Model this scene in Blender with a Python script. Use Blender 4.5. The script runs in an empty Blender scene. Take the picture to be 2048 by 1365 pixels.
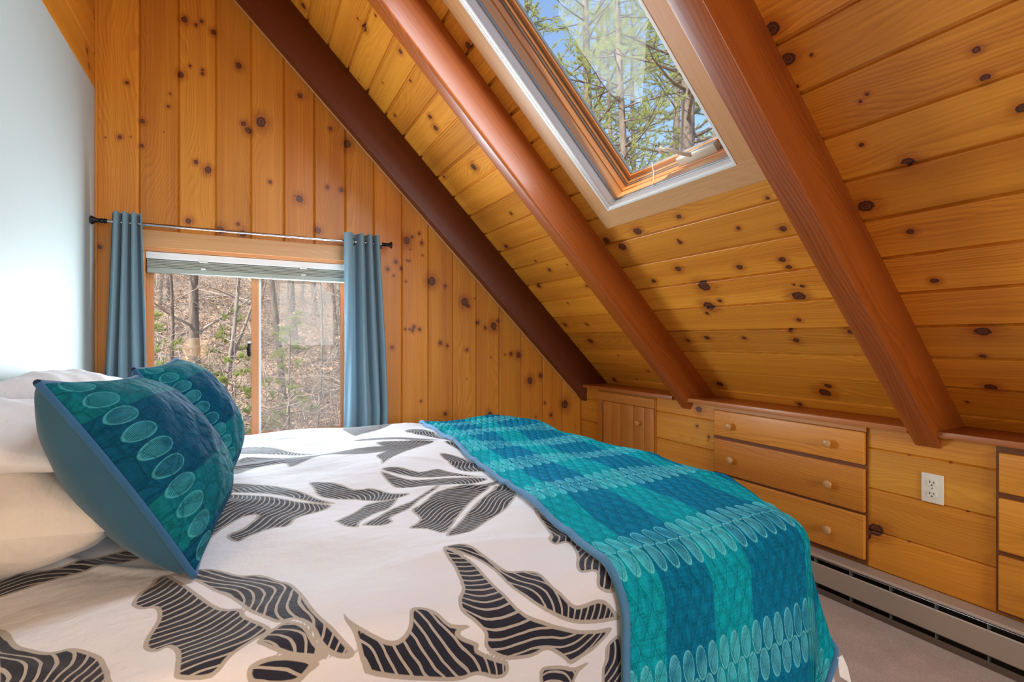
import bpy, bmesh, math, random
import numpy as np
from mathutils import Vector, Matrix
PI = math.pi
C = bpy.context.scene.collection
random.seed(7); np.random.seed(7)
# all coordinates below are measured from eye level (z = 0 at the lens); roots are lifted by EYE at the end so the floor is z = 0
EYE = 1.16
GY, KX, LX = 3.2815, 2.379, -0.692        # gable wall, knee wall, left wall
C0, C1 = 1.9545, 2.2296                   # x + z of the beams' underside and of the ceiling boards
FLOOR = -EYE

# ---------------------------------------------------------------- camera, light, exposure
cam_d = bpy.data.cameras.new('camera'); cam = bpy.data.objects.new('camera', cam_d); C.objects.link(cam)
cam_d.sensor_width = 36.0; cam_d.lens = 36.0*996.17/2048
cam_d.shift_y = (680.0-682.5)/2048.0
cam_d.clip_start = 0.02; cam_d.clip_end = 400
cam.location = (0, 0, 0); cam.rotation_euler = (PI/2, 0, -0.4892)
bpy.context.scene.camera = cam
sc = bpy.context.scene
sc.view_settings.view_transform = 'Standard'; sc.view_settings.look = 'None'
sc.view_settings.gamma = 1.0; sc.view_settings.use_curve_mapping = False
sc.view_settings.exposure = 0.30
try:
    sc.cycles.max_bounces = 8; sc.cycles.diffuse_bounces = 4; sc.cycles.glossy_bounces = 3
    sc.cycles.transparent_max_bounces = 16; sc.cycles.sample_clamp_indirect = 6.0
    sc.cycles.caustics_reflective = False; sc.cycles.caustics_refractive = False
except Exception: pass

world = bpy.data.worlds.new('sky'); sc.world = world; world.use_nodes = True
wn = world.node_tree.nodes; wl = world.node_tree.links
for n in list(wn): wn.remove(n)
sky = wn.new('ShaderNodeTexSky'); sky.sky_type = 'NISHITA'; sky.sun_disc = False
SUN_DIR = Vector((-0.62, -0.25, 0.74)).normalized()
sky.sun_elevation = math.asin(SUN_DIR.z); sky.sun_rotation = math.atan2(SUN_DIR.x, SUN_DIR.y)
sky.air_density = 1.0; sky.dust_density = 2.0; sky.ozone_density = 2.0
bg = wn.new('ShaderNodeBackground'); bg.inputs[1].default_value = 0.27
wo = wn.new('ShaderNodeOutputWorld'); wl.new(sky.outputs[0], bg.inputs[0]); wl.new(bg.outputs[0], wo.inputs[0])

def light(name, kind, loc, energy, color, target=None, size=None, sizey=None):
    d = bpy.data.lights.new(name, kind); o = bpy.data.objects.new(name, d); C.objects.link(o)
    o.location = loc; d.energy = energy; d.color = color
    if kind == 'AREA':
        d.shape = 'RECTANGLE'; d.size = size; d.size_y = sizey or size
    if kind == 'POINT': d.shadow_soft_size = size
    if target is not None:
        o.rotation_euler = (Vector(target)-Vector(loc)).to_track_quat('-Z', 'Y').to_euler()
    return o
sun = light('sun', 'SUN', (0, 0, 12), 5.5, (1.0, .93, .80), size=None); sun.data.angle = math.radians(0.6)
sun.rotation_euler = (-SUN_DIR).to_track_quat('-Z', 'Y').to_euler()
# daylight coming in through the openings of the room: an unseen window behind the camera, the gable window, the skylight
light('daylight_rear_window', 'AREA', (1.25, -3.05, 0.55), 84, (.93, .97, 1.0), (1.9, 1.2, 0.2), 1.5, 1.3)
light('daylight_gable_window', 'AREA', (0.10, GY-0.03, -0.08), 44, (.76, .89, 1.0), (0.45, 0.0, 0.55), 0.86, 0.80)
light('daylight_skylight', 'AREA', (0.98+.005, 1.577, C1-0.98+.005), 22, (.86, .94, 1.0), (0.1, 1.577, C1-0.98-.88), 0.50, 1.15)
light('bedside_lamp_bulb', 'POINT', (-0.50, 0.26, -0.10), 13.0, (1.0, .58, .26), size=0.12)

# ---------------------------------------------------------------- node helpers
class V:
    """a value socket one can do arithmetic with"""
    def __init__(s, nt, so): s.nt, s.so = nt, so
    def _m(s, op, *a, clamp=False):
        n = s.nt.nodes.new('ShaderNodeMath'); n.operation = op; n.use_clamp = clamp
        for i, v in enumerate((s,)+a):
            if isinstance(v, V): s.nt.links.new(v.so, n.inputs[i])
            else: n.inputs[i].default_value = float(v)
        return V(s.nt, n.outputs[0])
    def __add__(s, o): return s._m('ADD', o)
    def __radd__(s, o): return s._m('ADD', o)
    def __sub__(s, o): return s._m('SUBTRACT', o)
    def __rsub__(s, o): return (s*-1.0)+o
    def __mul__(s, o): return s._m('MULTIPLY', o)
    def __rmul__(s, o): return s._m('MULTIPLY', o)
    def __truediv__(s, o): return s._m('DIVIDE', o)
    def sin(s): return s._m('SINE')
    def abs(s): return s._m('ABSOLUTE')
    def frac(s): return s._m('FRACT')
    def floor(s): return s._m('FLOOR')
    def sqrt(s): return s._m('SQRT')
    def pw(s, e): return s._m('POWER', e)
    def lt(s, o): return s._m('LESS_THAN', o)
    def gt(s, o): return s._m('GREATER_THAN', o)
    def mn(s, o): return s._m('MINIMUM', o)
    def mx(s, o): return s._m('MAXIMUM', o)
    def step(s, a, b):
        """smooth 0..1 as the value runs from a to b"""
        n = s.nt.nodes.new('ShaderNodeMapRange'); n.interpolation_type = 'SMOOTHSTEP'
        s.nt.links.new(s.so, n.inputs[0]); 
        if a <= b: n.inputs[1].default_value, n.inputs[2].default_value, n.inputs[3].default_value, n.inputs[4].default_value = a, b, 0, 1
        else: n.inputs[1].default_value, n.inputs[2].default_value, n.inputs[3].default_value, n.inputs[4].default_value = b, a, 1, 0
        return V(s.nt, n.outputs[0])
class M:
    def __init__(s, name, rough=.6, spec=.5):
        s.m = bpy.data.materials.new(name); s.m.use_nodes = True; s.nt = s.m.node_tree
        s.b = s.nt.nodes['Principled BSDF']; s.out = s.nt.nodes['Material Output']
        s.b.inputs['Roughness'].default_value = rough
        s.b.inputs['Specular IOR Level'].default_value = spec
    def attr(s, name):
        n = s.nt.nodes.new('ShaderNodeAttribute'); n.attribute_name = name; return V(s.nt, n.outputs['Fac'])
    def uv(s):
        n = s.nt.nodes.new('ShaderNodeUVMap'); n.uv_map = 'UVMap'
        x = s.nt.nodes.new('ShaderNodeSeparateXYZ'); s.nt.links.new(n.outputs[0], x.inputs[0])
        return V(s.nt, x.outputs[0]), V(s.nt, x.outputs[1])
    def pos(s):
        n = s.nt.nodes.new('ShaderNodeTexCoord')
        x = s.nt.nodes.new('ShaderNodeSeparateXYZ'); s.nt.links.new(n.outputs['Object'], x.inputs[0])
        return V(s.nt, x.outputs[0]), V(s.nt, x.outputs[1]), V(s.nt, x.outputs[2])
    def vec(s, *a):
        n = s.nt.nodes.new('ShaderNodeCombineXYZ')
        for i, v in enumerate(a):
            if isinstance(v, V): s.nt.links.new(v.so, n.inputs[i])
            else: n.inputs[i].default_value = float(v)
        return n.outputs[0]
    def noise(s, vec, scale=1.0, detail=2.0, rough=.5):
        n = s.nt.nodes.new('ShaderNodeTexNoise'); s.nt.links.new(vec, n.inputs['Vector'])
        n.inputs['Scale'].default_value = scale; n.inputs['Detail'].default_value = detail; n.inputs['Roughness'].default_value = rough
        return V(s.nt, n.outputs['Fac'])
    def voro(s, vec, scale=1.0, feature='F1', out='Distance'):
        n = s.nt.nodes.new('ShaderNodeTexVoronoi'); n.feature = feature; s.nt.links.new(vec, n.inputs['Vector'])
        n.inputs['Scale'].default_value = scale
        return V(s.nt, n.outputs[out])
    def mix(s, fac, a, b):
        n = s.nt.nodes.new('ShaderNodeMix'); n.data_type = 'RGBA'
        for i, v in ((0, fac), (6, a), (7, b)):
            if isinstance(v, V): s.nt.links.new(v.so, n.inputs[i])
            elif hasattr(v, 'is_output'): s.nt.links.new(v, n.inputs[i])
            elif i == 0: n.inputs[0].default_value = float(v)
            else: n.inputs[i].default_value = (*v[:3], 1)
        return n.outputs[2]
    def scale(s, col, f):
        n = s.nt.nodes.new('ShaderNodeVectorMath'); n.operation = 'SCALE'
        s.nt.links.new(col, n.inputs[0]); s.nt.links.new(f.so, n.inputs['Scale']); return n.outputs[0]
    def color(s, c):
        if isinstance(c, (tuple, list)): s.b.inputs['Base Color'].default_value = (*c[:3], 1)
        else: s.nt.links.new(c, s.b.inputs['Base Color'])
        return s
    def rough(s, v): s.nt.links.new(v.so, s.b.inputs['Roughness']); return s
    def bump(s, h, dist=.002, strength=1.0):
        n = s.nt.nodes.new('ShaderNodeBump'); n.inputs['Distance'].default_value = dist; n.inputs['Strength'].default_value = strength
        s.nt.links.new(h.so, n.inputs['Height']); s.nt.links.new(n.outputs[0], s.b.inputs['Normal']); return s
def set_in(b, k, v):
    if k in b.inputs: b.inputs[k].default_value = v

def plain(name, col, rough=.5, metal=0.0, var=.06, spec=.5, nscale=6):
    m = M(name, rough, spec); m.b.inputs['Metallic'].default_value = metal
    x, y, z = m.pos(); n = m.noise(m.vec(x, y, z), nscale, 3)
    m.color(m.mix(n, tuple(c*(1-var) for c in col), tuple(min(1, c*(1+var)) for c in col)))
    return m.m

def pine(name, light_c, dark_c, rough=.42, knots=True, ring=.55, vary=.22, coat=.12):
    """varnished boards: u runs along the grain; attributes kd = distance to the nearest knot in knot radii, br = board number"""
    m = M(name, rough, .5); u, v = m.uv(); br = m.attr('br')
    warp = m.noise(m.vec(u*.8, v*3.0, br*13.7), 1.0, 2)
    warp2 = m.noise(m.vec(u*3.0, v*14.0, br*5.7), 1.0, 2)
    w = v*74.0 + (warp-.5)*26.0 + (warp2-.5)*2.2
    saw = (w + br*5.0).frac()
    rings = saw.step(0, .85)*saw.step(1.0, .86)
    amp = m.noise(m.vec(u*.5, v*9.0, br*7.1), 1.0, 2).step(.35, .62)
    band = m.noise(m.vec(u*.45, v*11.0, br*17.1), 1.0, 2)
    fib = m.noise(m.vec(u*9.0, v*480.0, br*3.3), 1.0, 2)
    strip = m.noise(m.vec(u*1.3, v*95.0, br*9.1), 1.0, 3)
    f = rings*(amp*.8+.2)*ring*.62 + (strip-.5)*.85 + (fib-.5)*.3 + (band-.5)*1.1 + .26
    f = f._m('MULTIPLY', 1.0, clamp=True)
    col = m.mix(f, light_c, dark_c)
    tint = (br*7.77).frac()
    hue = m.mix((br*3.31).frac()*.6, (1, 1, 1), (1.0, .84, .62))
    mm = m.nt.nodes.new('ShaderNodeMix'); mm.data_type = 'RGBA'; mm.blend_type = 'MULTIPLY'; mm.inputs[0].default_value = 1
    m.nt.links.new(col, mm.inputs[6]); m.nt.links.new(hue, mm.inputs[7])
    col = m.scale(mm.outputs[2], tint*vary+(1-vary*.6))
    if knots:
        kd = m.attr('kd'); wob = m.noise(m.vec(u, v, br), 70.0, 3)
        k = kd + (wob-.5)*.7
        col = m.mix(k.step(3.2, 1.0)*.62, col, tuple(c*d for c, d in zip(dark_c, (.82, .60, .5))))
        streak = m.noise(m.vec(u*14, v*260, br), 1.0, 2)
        col = m.mix(kd.step(4.5, 1.2)*streak.step(.52, .68)*.5, col, tuple(c*.35 for c in dark_c))
        krings = ((kd*1.0+(wob-.5)*.25)*15.0).sin()*.5+.5
        kcol = m.mix(krings, (.060, .015, .006), (.19, .052, .018))
        col = m.mix(k.step(1.12, .80), col, kcol)
        edge = (k-.92).abs().step(.20, .03)
        col = m.mix(edge*.75, col, (.020, .006, .004))
    m.color(col)
    m.bump(fib*.35+strip*.5, .0006, .5)
    set_in(m.b, 'Coat Weight', coat); set_in(m.b, 'Coat Roughness', .22)
    return m.m

MAT = {}
MAT['pine_wall'] = pine('knotty_pine_wall', (.64, .268, .022), (.39, .112, .008))
MAT['pine_ceiling'] = pine('knotty_pine_ceiling', (.86, .372, .036), (.50, .150, .010), vary=.3)
MAT['pine_knee'] = pine('knotty_pine_knee_wall', (.80, .370, .040), (.54, .190, .014))
MAT['pine_drawer'] = pine('pine_drawer_front', (.74, .320, .038), (.48, .150, .013), ring=.8)
MAT['pine_door'] = pine('aged_pine_door', (.60, .245, .045), (.38, .125, .018), ring=.5)
MAT['pine_shelf'] = pine('pine_shelf', (.52, .19, .045), (.32, .090, .016))
MAT['beam'] = pine('reddish_brown_beam_varnish', (.44, .118, .014), (.21, .042, .005), rough=.36, ring=.75, vary=.12, coat=.25)
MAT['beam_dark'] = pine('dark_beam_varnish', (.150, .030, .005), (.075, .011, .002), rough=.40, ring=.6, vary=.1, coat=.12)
MAT['cedar_trim'] = pine('pale_pine_casing', (.60, .325, .135), (.47, .235, .085), rough=.4, ring=.4, vary=.1, coat=.1)
MAT['window_wood'] = pine('window_frame_wood', (.66, .30, .11), (.50, .20, .06), rough=.4, ring=.5, vary=.1, coat=.1)
MAT['white_paint'] = plain('white_paint', (.80, .80, .78), .4, 0, .02)
MAT['white_vinyl'] = plain('white_vinyl', (.72, .72, .68), .35, 0, .03)
MAT['grey_metal'] = plain('grey_metal', (.30, .30, .28), .35, .6, .05)
MAT['sash_metal'] = plain('brown_sash_cladding', (.22, .16, .12), .4, .2, .08)
MAT['black_metal'] = plain('black_metal', (.015, .015, .017), .35, .7, .1)
MAT['steel'] = plain('brushed_steel', (.34, .34, .36), .22, 1.0, .05)
MAT['drawer_gap'] = pine('shadowed_drawer_rail', (.24, .085, .020), (.15, .045, .010), knots=False)  # wood colour darkened to stand for the shade in the gaps between drawers
MAT['knob'] = pine('light_beech_knob', (.62, .36, .15), (.50, .26, .09), rough=.35, knots=False, vary=.05)
MAT['heater'] = plain('taupe_enamel', (.42, .36, .29), .38, .1, .03)
MAT['heater_dark'] = plain('heater_slot_black', (.016, .014, .012), .6, 0, .1)
MAT['outlet'] = plain('ivory_plastic', (.80, .77, .66), .3, 0, .02)
MAT['slot'] = plain('dark_slot', (.01, .01, .01), .6)
MAT['crank'] = plain('champagne_enamel', (.55, .47, .36), .35, .3, .04)

def mat_wall():
    m = M('pale_wall_paint', .55, .35); x, y, z = m.pos()
    n = m.noise(m.vec(x, y, z), 90, 3); c = m.noise(m.vec(x, y, z), 1.2, 2)
    m.color(m.mix(c, (.345, .395, .385), (.375, .425, .412))); m.bump(n, .0006, .5); return m.m
MAT['wall_paint'] = mat_wall()
def mat_carpet():
    m = M('beige_carpet', .95, .1); x, y, z = m.pos()
    n = m.noise(m.vec(x, y, z), 260, 4, .7); c = m.noise(m.vec(x, y, z), 9, 3)
    m.color(m.mix((n-.5)*1.6+.5+(c-.5)*.7, (.42, .34, .30), (.80, .71, .65))); m.bump(n+c*.6, .006, .9); return m.m
MAT['carpet'] = mat_carpet()
def mat_curtain():
    m = M('slate_blue_curtain', .8, .2); u, v = m.uv()
    n = m.noise(m.vec(u*900, v*900, 0), 1, 2)
    m.color(m.mix(n, (.16, .27, .33), (.215, .34, .405))); m.bump(n, .0006, .4)
    tr = m.nt.nodes.new('ShaderNodeBsdfTranslucent'); tr.inputs[0].default_value = (.35, .55, .66, 1)
    ms = m.nt.nodes.new('ShaderNodeMixShader'); ms.inputs[0].default_value = .16
    m.nt.links.new(m.b.outputs[0], ms.inputs[1]); m.nt.links.new(tr.outputs[0], ms.inputs[2]); m.nt.links.new(ms.outputs[0], m.out.inputs[0])
    set_in(m.b, 'Sheen Weight', .25); return m.m
MAT['curtain'] = mat_curtain()
def mat_cotton(name, c0, c1, wr=1.0):
    m = M(name, .88, .15); x, y, z = m.pos(); P = m.vec(x, y, z)
    n = m.noise(P, 700, 2); w = m.noise(m.vec(x*1.0, y*.5, z), 22, 4, .6); f = m.noise(m.vec(x*2.2, y*.8, z*1.2), 9, 3, .55)
    m.color(m.mix(f, c0, c1)); m.bump(n*.04+w*.5*wr+f*1.2*wr, .010, .55); set_in(m.b, 'Sheen Weight', .15); return m.m
MAT['pillow'] = mat_cotton('white_cotton_pillowcase', (.60, .595, .61), (.64, .635, .645))
MAT['pillow_cream'] = mat_cotton('cream_cotton_pillowcase', (.54, .50, .45), (.59, .55, .49), 1.3)
MAT['mattress'] = mat_cotton('mattress_ticking', (.70, .70, .70), (.75, .75, .75))
MAT['velvet'] = mat_cotton('dark_blue_cushion_back', (.022, .075, .125), (.030, .095, .150), .5)
MAT['binding'] = mat_cotton('denim_blue_binding', (.050, .155, .29), (.085, .23, .40), .3)
MAT['binding_cushion'] = mat_cotton('dark_blue_piping', (.020, .085, .19), (.030, .11, .235), .3)

def mat_comforter():
    m = M('leaf_print_comforter', .85, .15); u, v = m.uv(); P = m.vec(u, v, 0)
    sd = m.attr('sdf'); ph = m.attr('phase')
    wob = m.noise(P, 9.0, 2); wob2 = m.noise(P, 28.0, 2); thick = m.noise(P, 40.0, 1)
    s = (ph + wob*9.0 + wob2*1.6).sin()*.5+.5
    dark = m.mix(wob, (.013, .014, .022), (.020, .022, .036))
    taupe = (.34, .31, .27)
    line = (s + (thick-.5)*.12).step(.80, .88)
    inside = m.mix(line, dark, taupe)
    edge = (sd + (wob2-.5)*.002).step(-.0075, -.0055)
    inside = m.mix(edge, inside, taupe)
    body = (sd + (wob2-.5)*.002).step(-.0006, .0006)
    fine = m.noise(m.vec(u, v, 0), 3.5, 3)
    white = m.mix(fine, (.575, .575, .60), (.62, .62, .64))
    m.color(m.mix(body, inside, white))
    x, y, z = m.pos()
    w = m.noise(m.vec(x*1.0, y*1.7, z), 7, 4, .55); w2 = m.noise(m.vec(x*1.4, y*.7, z*2), 19, 4, .6); t = m.noise(m.vec(x, y, z), 800, 1)
    m.bump(w*1.0+w2*.45+t*.03, .016, .5); set_in(m.b, 'Sheen Weight', .1)
    return m.m
MAT['comforter'] = mat_comforter()

def mat_quilt(name, bounds, rows, cell, teal, blue, gain=1.0, row_h=.064, oh=.037, single=False, crackle=False, swap=False):
    """plaid of teal and blue, rows of hatched ovals, wavy stitching. u across, v along, metres"""
    m = M(name, .8, .15); u, v = m.uv()
    if swap: u, v = v, u
    P = m.vec(u, v, 0)
    wv = (m.noise(P, 3.0, 2)-.5)*.012
    uu = u + wv
    k = None
    for i, b in enumerate(bounds):          # each bound flips teal <-> blue
        t = uu.step(b-.0022, b+.0022); k = t if k is None else (k - t).abs()
    heather = m.noise(m.vec(u*30, v*190, 0), 1, 3, .7); heather2 = m.noise(m.vec(u*160, v*24, 0), 1, 3, .7)
    blot = m.noise(P, 5.0, 3)
    hh = (heather*.6+heather2*.4-.5)*1.9+.5; hh = hh._m('MULTIPLY', 1.0, clamp=True)
    ca = m.mix(hh, tuple(c*.50 for c in teal), tuple(min(1, c*1.45) for c in teal))
    cb = m.mix(hh, tuple(c*.50 for c in blue), tuple(min(1, c*1.45) for c in blue))
    col = m.mix(k, ca, cb)
    col = m.scale(col, blot*.5+.75)
    # rows of ovals
    ov = None; ed = None; band = None
    for (r0, par) in rows:
        for (dy, sh) in (((0, 0),) if single else ((row_h*.5, 0.0), (-row_h*.5, .5))):
            cu = ((u/cell + sh + v*(0 if single else 2.0)).frac()-.5)*cell
            cv = v-(r0+dy)
            d = ((cu/(cell*.42)).pw(2.0) + (cv/oh).pw(2.0)).sqrt()
            a = d.step(1.0, .9); e = (d-.94).abs().step(.09, .03)
            ov = a if ov is None else ov.mx(a); ed = e if ed is None else ed.mx(e)
        t = (v-r0).abs().step(row_h*.42, row_h*.36); band = t if band is None else band.mx(t)
    hatch = (v*2400.0 + m.noise(P, 60, 2)*6).sin()*.5+.5
    patch = m.noise(m.vec(u*9, v*9, 0), 1, 1).step(.38, .5)
    g_ = teal[1]*(2.5 if crackle else 1.9); lightc = (g_*(.16 if crackle else .22), g_, min(1, g_*1.12))
    col = m.mix(band*.22, col, m.mix(.5, tuple(c*.55 for c in teal), tuple(c*.7 for c in blue)))
    col = m.mix(ov*(hatch*.55+.12)*(patch*.6+.4), col, lightc)
    col = m.mix(ed*.75, col, lightc)
    # stitches
    w1 = ((u/cell*1.0 + (v*76.0).sin()*.22 + v*2.0).frac()-.5).abs()*cell
    w2 = ((u/cell*1.0 + .5 - (v*76.0).sin()*.22 + v*2.0).frac()-.5).abs()*cell
    st = w1.mn(w2)
    if crackle: st = m.voro(P, 24.0, 'DISTANCE_TO_EDGE')*.035
    line = st.step(.0017, .0003)
    col = m.mix(line*(.35 if crackle else .6), col, tuple(c*.22 for c in blue))
    m.color(m.scale(col, V(m.nt, m.vec(1, 1, 1))*1.0 if False else blot*0.0+gain))
    puff = st.step(0, .013)
    cr = m.noise(m.vec(u*70, v*140, 0), 1, 3, .6); cr2 = m.noise(m.vec(u*160, v*45, 0), 1, 2, .5)
    m.bump(puff*1.0 + cr*.75 + cr2*.4, .0085, .9)
    m.b.inputs['Specular IOR Level'].default_value = .06
    return m.m
def mat_needles(name, a, b, tl=.35):
    m = M(name, .6, .3); x, y, z = m.pos(); n = m.noise(m.vec(x, y, z), 2.2, 3)
    m.color(m.mix(n, a, b))
    tr = m.nt.nodes.new('ShaderNodeBsdfTranslucent'); m.nt.links.new(m.mix(n, b, tuple(min(1, c*1.5) for c in b)), tr.inputs[0])
    ms = m.nt.nodes.new('ShaderNodeMixShader'); ms.inputs[0].default_value = tl
    m.nt.links.new(m.b.outputs[0], ms.inputs[1]); m.nt.links.new(tr.outputs[0], ms.inputs[2]); m.nt.links.new(ms.outputs[0], m.out.inputs[0])
    return m.m
MAT['needles'] = mat_needles('pine_needles', (.20, .25, .08), (.52, .55, .22), .5)
MAT['needles_light'] = mat_needles('sapling_needles', (.20, .28, .08), (.44, .50, .18), .5)
def mat_bark(name, a, b):
    m = M(name, .9, .1); x, y, z = m.pos(); n = m.noise(m.vec(x*14, y*14, z*3), 1, 4, .7); v = m.voro(m.vec(x*9, y*9, z*2.2), 1.0)
    m.color(m.mix(n*.7+v*.5, a, b)); m.bump(n+v, .03, .8); return m.m
MAT['bark'] = mat_bark('grey_brown_bark', (.085, .062, .050), (.34, .28, .235))
MAT['bark_grey'] = mat_bark('pale_grey_bark', (.14, .12, .105), (.44, .39, .34))
def mat_litter():
    m = M('leaf_litter_ground', .9, .1); x, y, z = m.pos(); P = m.vec(x, y, z)
    n = m.voro(P, 9.0, 'F1', 'Distance'); c = m.noise(P, 14, 4, .7); d = m.noise(P, .6, 3)
    col = m.mix(c*.9+n*.4-.1, (.20, .115, .07), (.78, .58, .46))
    m.color(m.mix(d.step(.45, .62)*.5, col, (.26, .19, .12))); m.bump(c+n, .05, .8); return m.m
MAT['litter'] = mat_litter()
def mat_leaf():
    m = M('dry_beech_leaf', .7, .2); x, y, z = m.pos(); n = m.noise(m.vec(x, y, z), 7, 3)
    m.color(m.mix(n, (.34, .17, .08), (.88, .62, .40))); return m.m
MAT['dry_leaf'] = mat_leaf()
MAT['twig'] = plain('grey_twig', (.42, .35, .30), .8, 0, .5, nscale=3)

def mat_glass(name, refl=.07):
    m = M(name); nt = m.nt
    t = nt.nodes.new('ShaderNodeBsdfTransparent'); t.inputs[0].default_value = (.94, .96, .95, 1)
    g = nt.nodes.new('ShaderNodeBsdfGlossy'); g.inputs['Roughness'].default_value = .0; g.inputs[0].default_value = (1, 1, 1, 1)
    f = nt.nodes.new('ShaderNodeLayerWeight'); f.inputs[0].default_value = .25
    ms = nt.nodes.new('ShaderNodeMixShader')
    k = V(nt, f.outputs['Fresnel'])*.05+refl
    nt.links.new(k.so, ms.inputs[0]); nt.links.new(t.outputs[0], ms.inputs[1]); nt.links.new(g.outputs[0], ms.inputs[2]); nt.links.new(ms.outputs[0], m.out.inputs[0])
    return m.m
MAT['glass'] = mat_glass('window_glass', .008)
def mat_screen(name='insect_screen', col=(.58, .55, .50), cover=.30):
    m = M(name, .7, .2); m.color(col)
    t = m.nt.nodes.new('ShaderNodeBsdfTransparent'); ms = m.nt.nodes.new('ShaderNodeMixShader'); ms.inputs[0].default_value = cover
    tr = m.nt.nodes.new('ShaderNodeBsdfTranslucent'); tr.inputs[0].default_value = (*col, 1); m2 = m.nt.nodes.new('ShaderNodeMixShader'); m2.inputs[0].default_value = .5
    m.nt.links.new(m.b.outputs[0], m2.inputs[1]); m.nt.links.new(tr.outputs[0], m2.inputs[2])
    m.nt.links.new(t.outputs[0], ms.inputs[1]); m.nt.links.new(m2.outputs[0], ms.inputs[2]); m.nt.links.new(ms.outputs[0], m.out.inputs[0])
    return m.m
MAT['screen'] = mat_screen()
# ---------------------------------------------------------------- mesh helpers
class B:
    """collects shapes into one mesh, with UVs in metres and the attributes kd, br"""
    def __init__(s): s.v = []; s.f = []; s.uv = []; s.kd = []; s.br = []; s.extra = {}
    def add(s, verts, faces, uvs=None, kd=9.0, br=None, M4=None):
        """verts [(x,y,z)], faces index tuples, uvs per face-corner or per vertex"""
        o = len(s.v); br = random.random()*9 if br is None else br
        if M4 is not None: verts = [tuple(M4 @ Vector(v)) for v in verts]
        s.v += [tuple(map(float, v)) for v in verts]
        n = len(verts)
        s.kd += list(kd) if hasattr(kd, '__len__') else [kd]*n
        s.br += list(br) if hasattr(br, '__len__') else [br]*n
        k = 0
        for f in faces:
            s.f.append(tuple(i+o for i in f))
            if uvs is None: s.uv += [(0, 0)]*len(f)
            elif len(uvs) == n: s.uv += [tuple(uvs[i]) for i in f]
            else: s.uv += [tuple(x) for x in uvs[k:k+len(f)]]
            k += len(f)
        return s
    def bm(s, bm, grain=0, M4=None, br=None, kd=9.0):
        bm.verts.ensure_lookup_table(); vs = [v.co.copy() for v in bm.verts]; fs = []; uvs = []
        off = random.random()*5
        oth = [a for a in (0, 1, 2) if a != grain]
        for f in bm.faces:
            fs.append([v.index for v in f.verts]); n = f.normal; ax = max(range(3), key=lambda a: abs(n[a]))
            va = oth[0] if ax == oth[1] else oth[1]
            for v in f.verts:
                c = v.co
                if ax == grain: uvs.append((c[oth[0]]*.3+off, c[oth[1]]+off))
                else: uvs.append((c[grain]+off, c[va]+off+ax*.37))
        s.add(vs, fs, uvs, kd, br, M4); bm.free(); return s
    def box(s, a, b, bev=.002, grain=0, M4=None, seg=2, br=None):
        bm = bmesh.new(); lo = [min(p, q) for p, q in zip(a, b)]; hi = [max(p, q) for p, q in zip(a, b)]
        bmesh.ops.create_cube(bm, size=1)
        for v in bm.verts: v.co = Vector([lo[i] if v.co[i] < 0 else hi[i] for i in range(3)])
        if bev > 0: bmesh.ops.bevel(bm, geom=bm.edges[:], offset=min(bev, min(h-l for h, l in zip(hi, lo))*.45), segments=seg, affect='EDGES', profile=.6)
        bm.normal_update(); bm.verts.index_update()
        return s.bm(bm, grain, M4, br)
    def lathe(s, prof, n=24, M4=None, br=None):
        """profile [(r, z)] turned round z"""
        vs = []; fs = []; uv = []
        for i, (r, z) in enumerate(prof):
            for k in range(n):
                a = 2*PI*k/n; vs.append((r*math.cos(a), r*math.sin(a), z)); uv.append((r*math.cos(a), r*math.sin(a)+z*.2))
        for i in range(len(prof)-1):
            for k in range(n):
                k2 = (k+1) % n; fs.append((i*n+k, i*n+k2, (i+1)*n+k2, (i+1)*n+k))
        fs.append(tuple(range(n-1, -1, -1))); fs.append(tuple((len(prof)-1)*n+k for k in range(n)))
        return s.add(vs, fs, uv, br=br, M4=M4)
    def tube(s, pts, r, n=10, cap=True):
        pts = [Vector(p) for p in pts]; R = r if hasattr(r, '__len__') else [r]*len(pts)
        vs = []; fs = []; uv = []; up = None; L = 0
        for i, p in enumerate(pts):
            d = (pts[min(i+1, len(pts)-1)]-pts[max(i-1, 0)]).normalized()
            if up is None: up = d.orthogonal().normalized()
            x = (up - d*up.dot(d)).normalized(); up = x; y = d.cross(x)
            if i: L += (p-pts[i-1]).length
            for k in range(n):
                a = 2*PI*k/n; vs.append(tuple(p+(x*math.cos(a)+y*math.sin(a))*R[i])); uv.append((L, R[i]*a))
        for i in range(len(pts)-1):
            for k in range(n):
                k2 = (k+1) % n; fs.append((i*n+k, i*n+k2, (i+1)*n+k2, (i+1)*n+k))
        if cap: fs.append(tuple(range(n-1, -1, -1))); fs.append(tuple((len(pts)-1)*n+k for k in range(n)))
        return s.add(vs, fs, uv)
    def mesh(s, name, mat, parent=None, smooth=None, loc=None):
        me = bpy.data.meshes.new(name); me.from_pydata(s.v, [], s.f)
        uvl = me.uv_layers.new(name='UVMap'); uvl.data.foreach_set('uv', np.array(s.uv, dtype=np.float32).ravel())
        for an, arr in (('kd', s.kd), ('br', s.br)) + tuple(s.extra.items()):
            a = me.attributes.new(an, 'FLOAT', 'POINT'); a.data.foreach_set('value', np.array(arr, dtype=np.float32))
        me.materials.append(MAT[mat] if isinstance(mat, str) else mat)
        if smooth is not None:
            me.polygons.foreach_set('use_smooth', [True]*len(me.polygons))
            if smooth < 180: me.set_sharp_from_angle(angle=math.radians(smooth))
        me.update()
        o = bpy.data.objects.new(name, me); C.objects.link(o)
        if parent is not None:
            o.parent = parent
            # parents carry only a translation: keep world coordinates
            w = Vector((0, 0, 0)); p = parent
            while p is not None: w += p.location; p = p.parent
            o.location = -w
        return o
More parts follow.
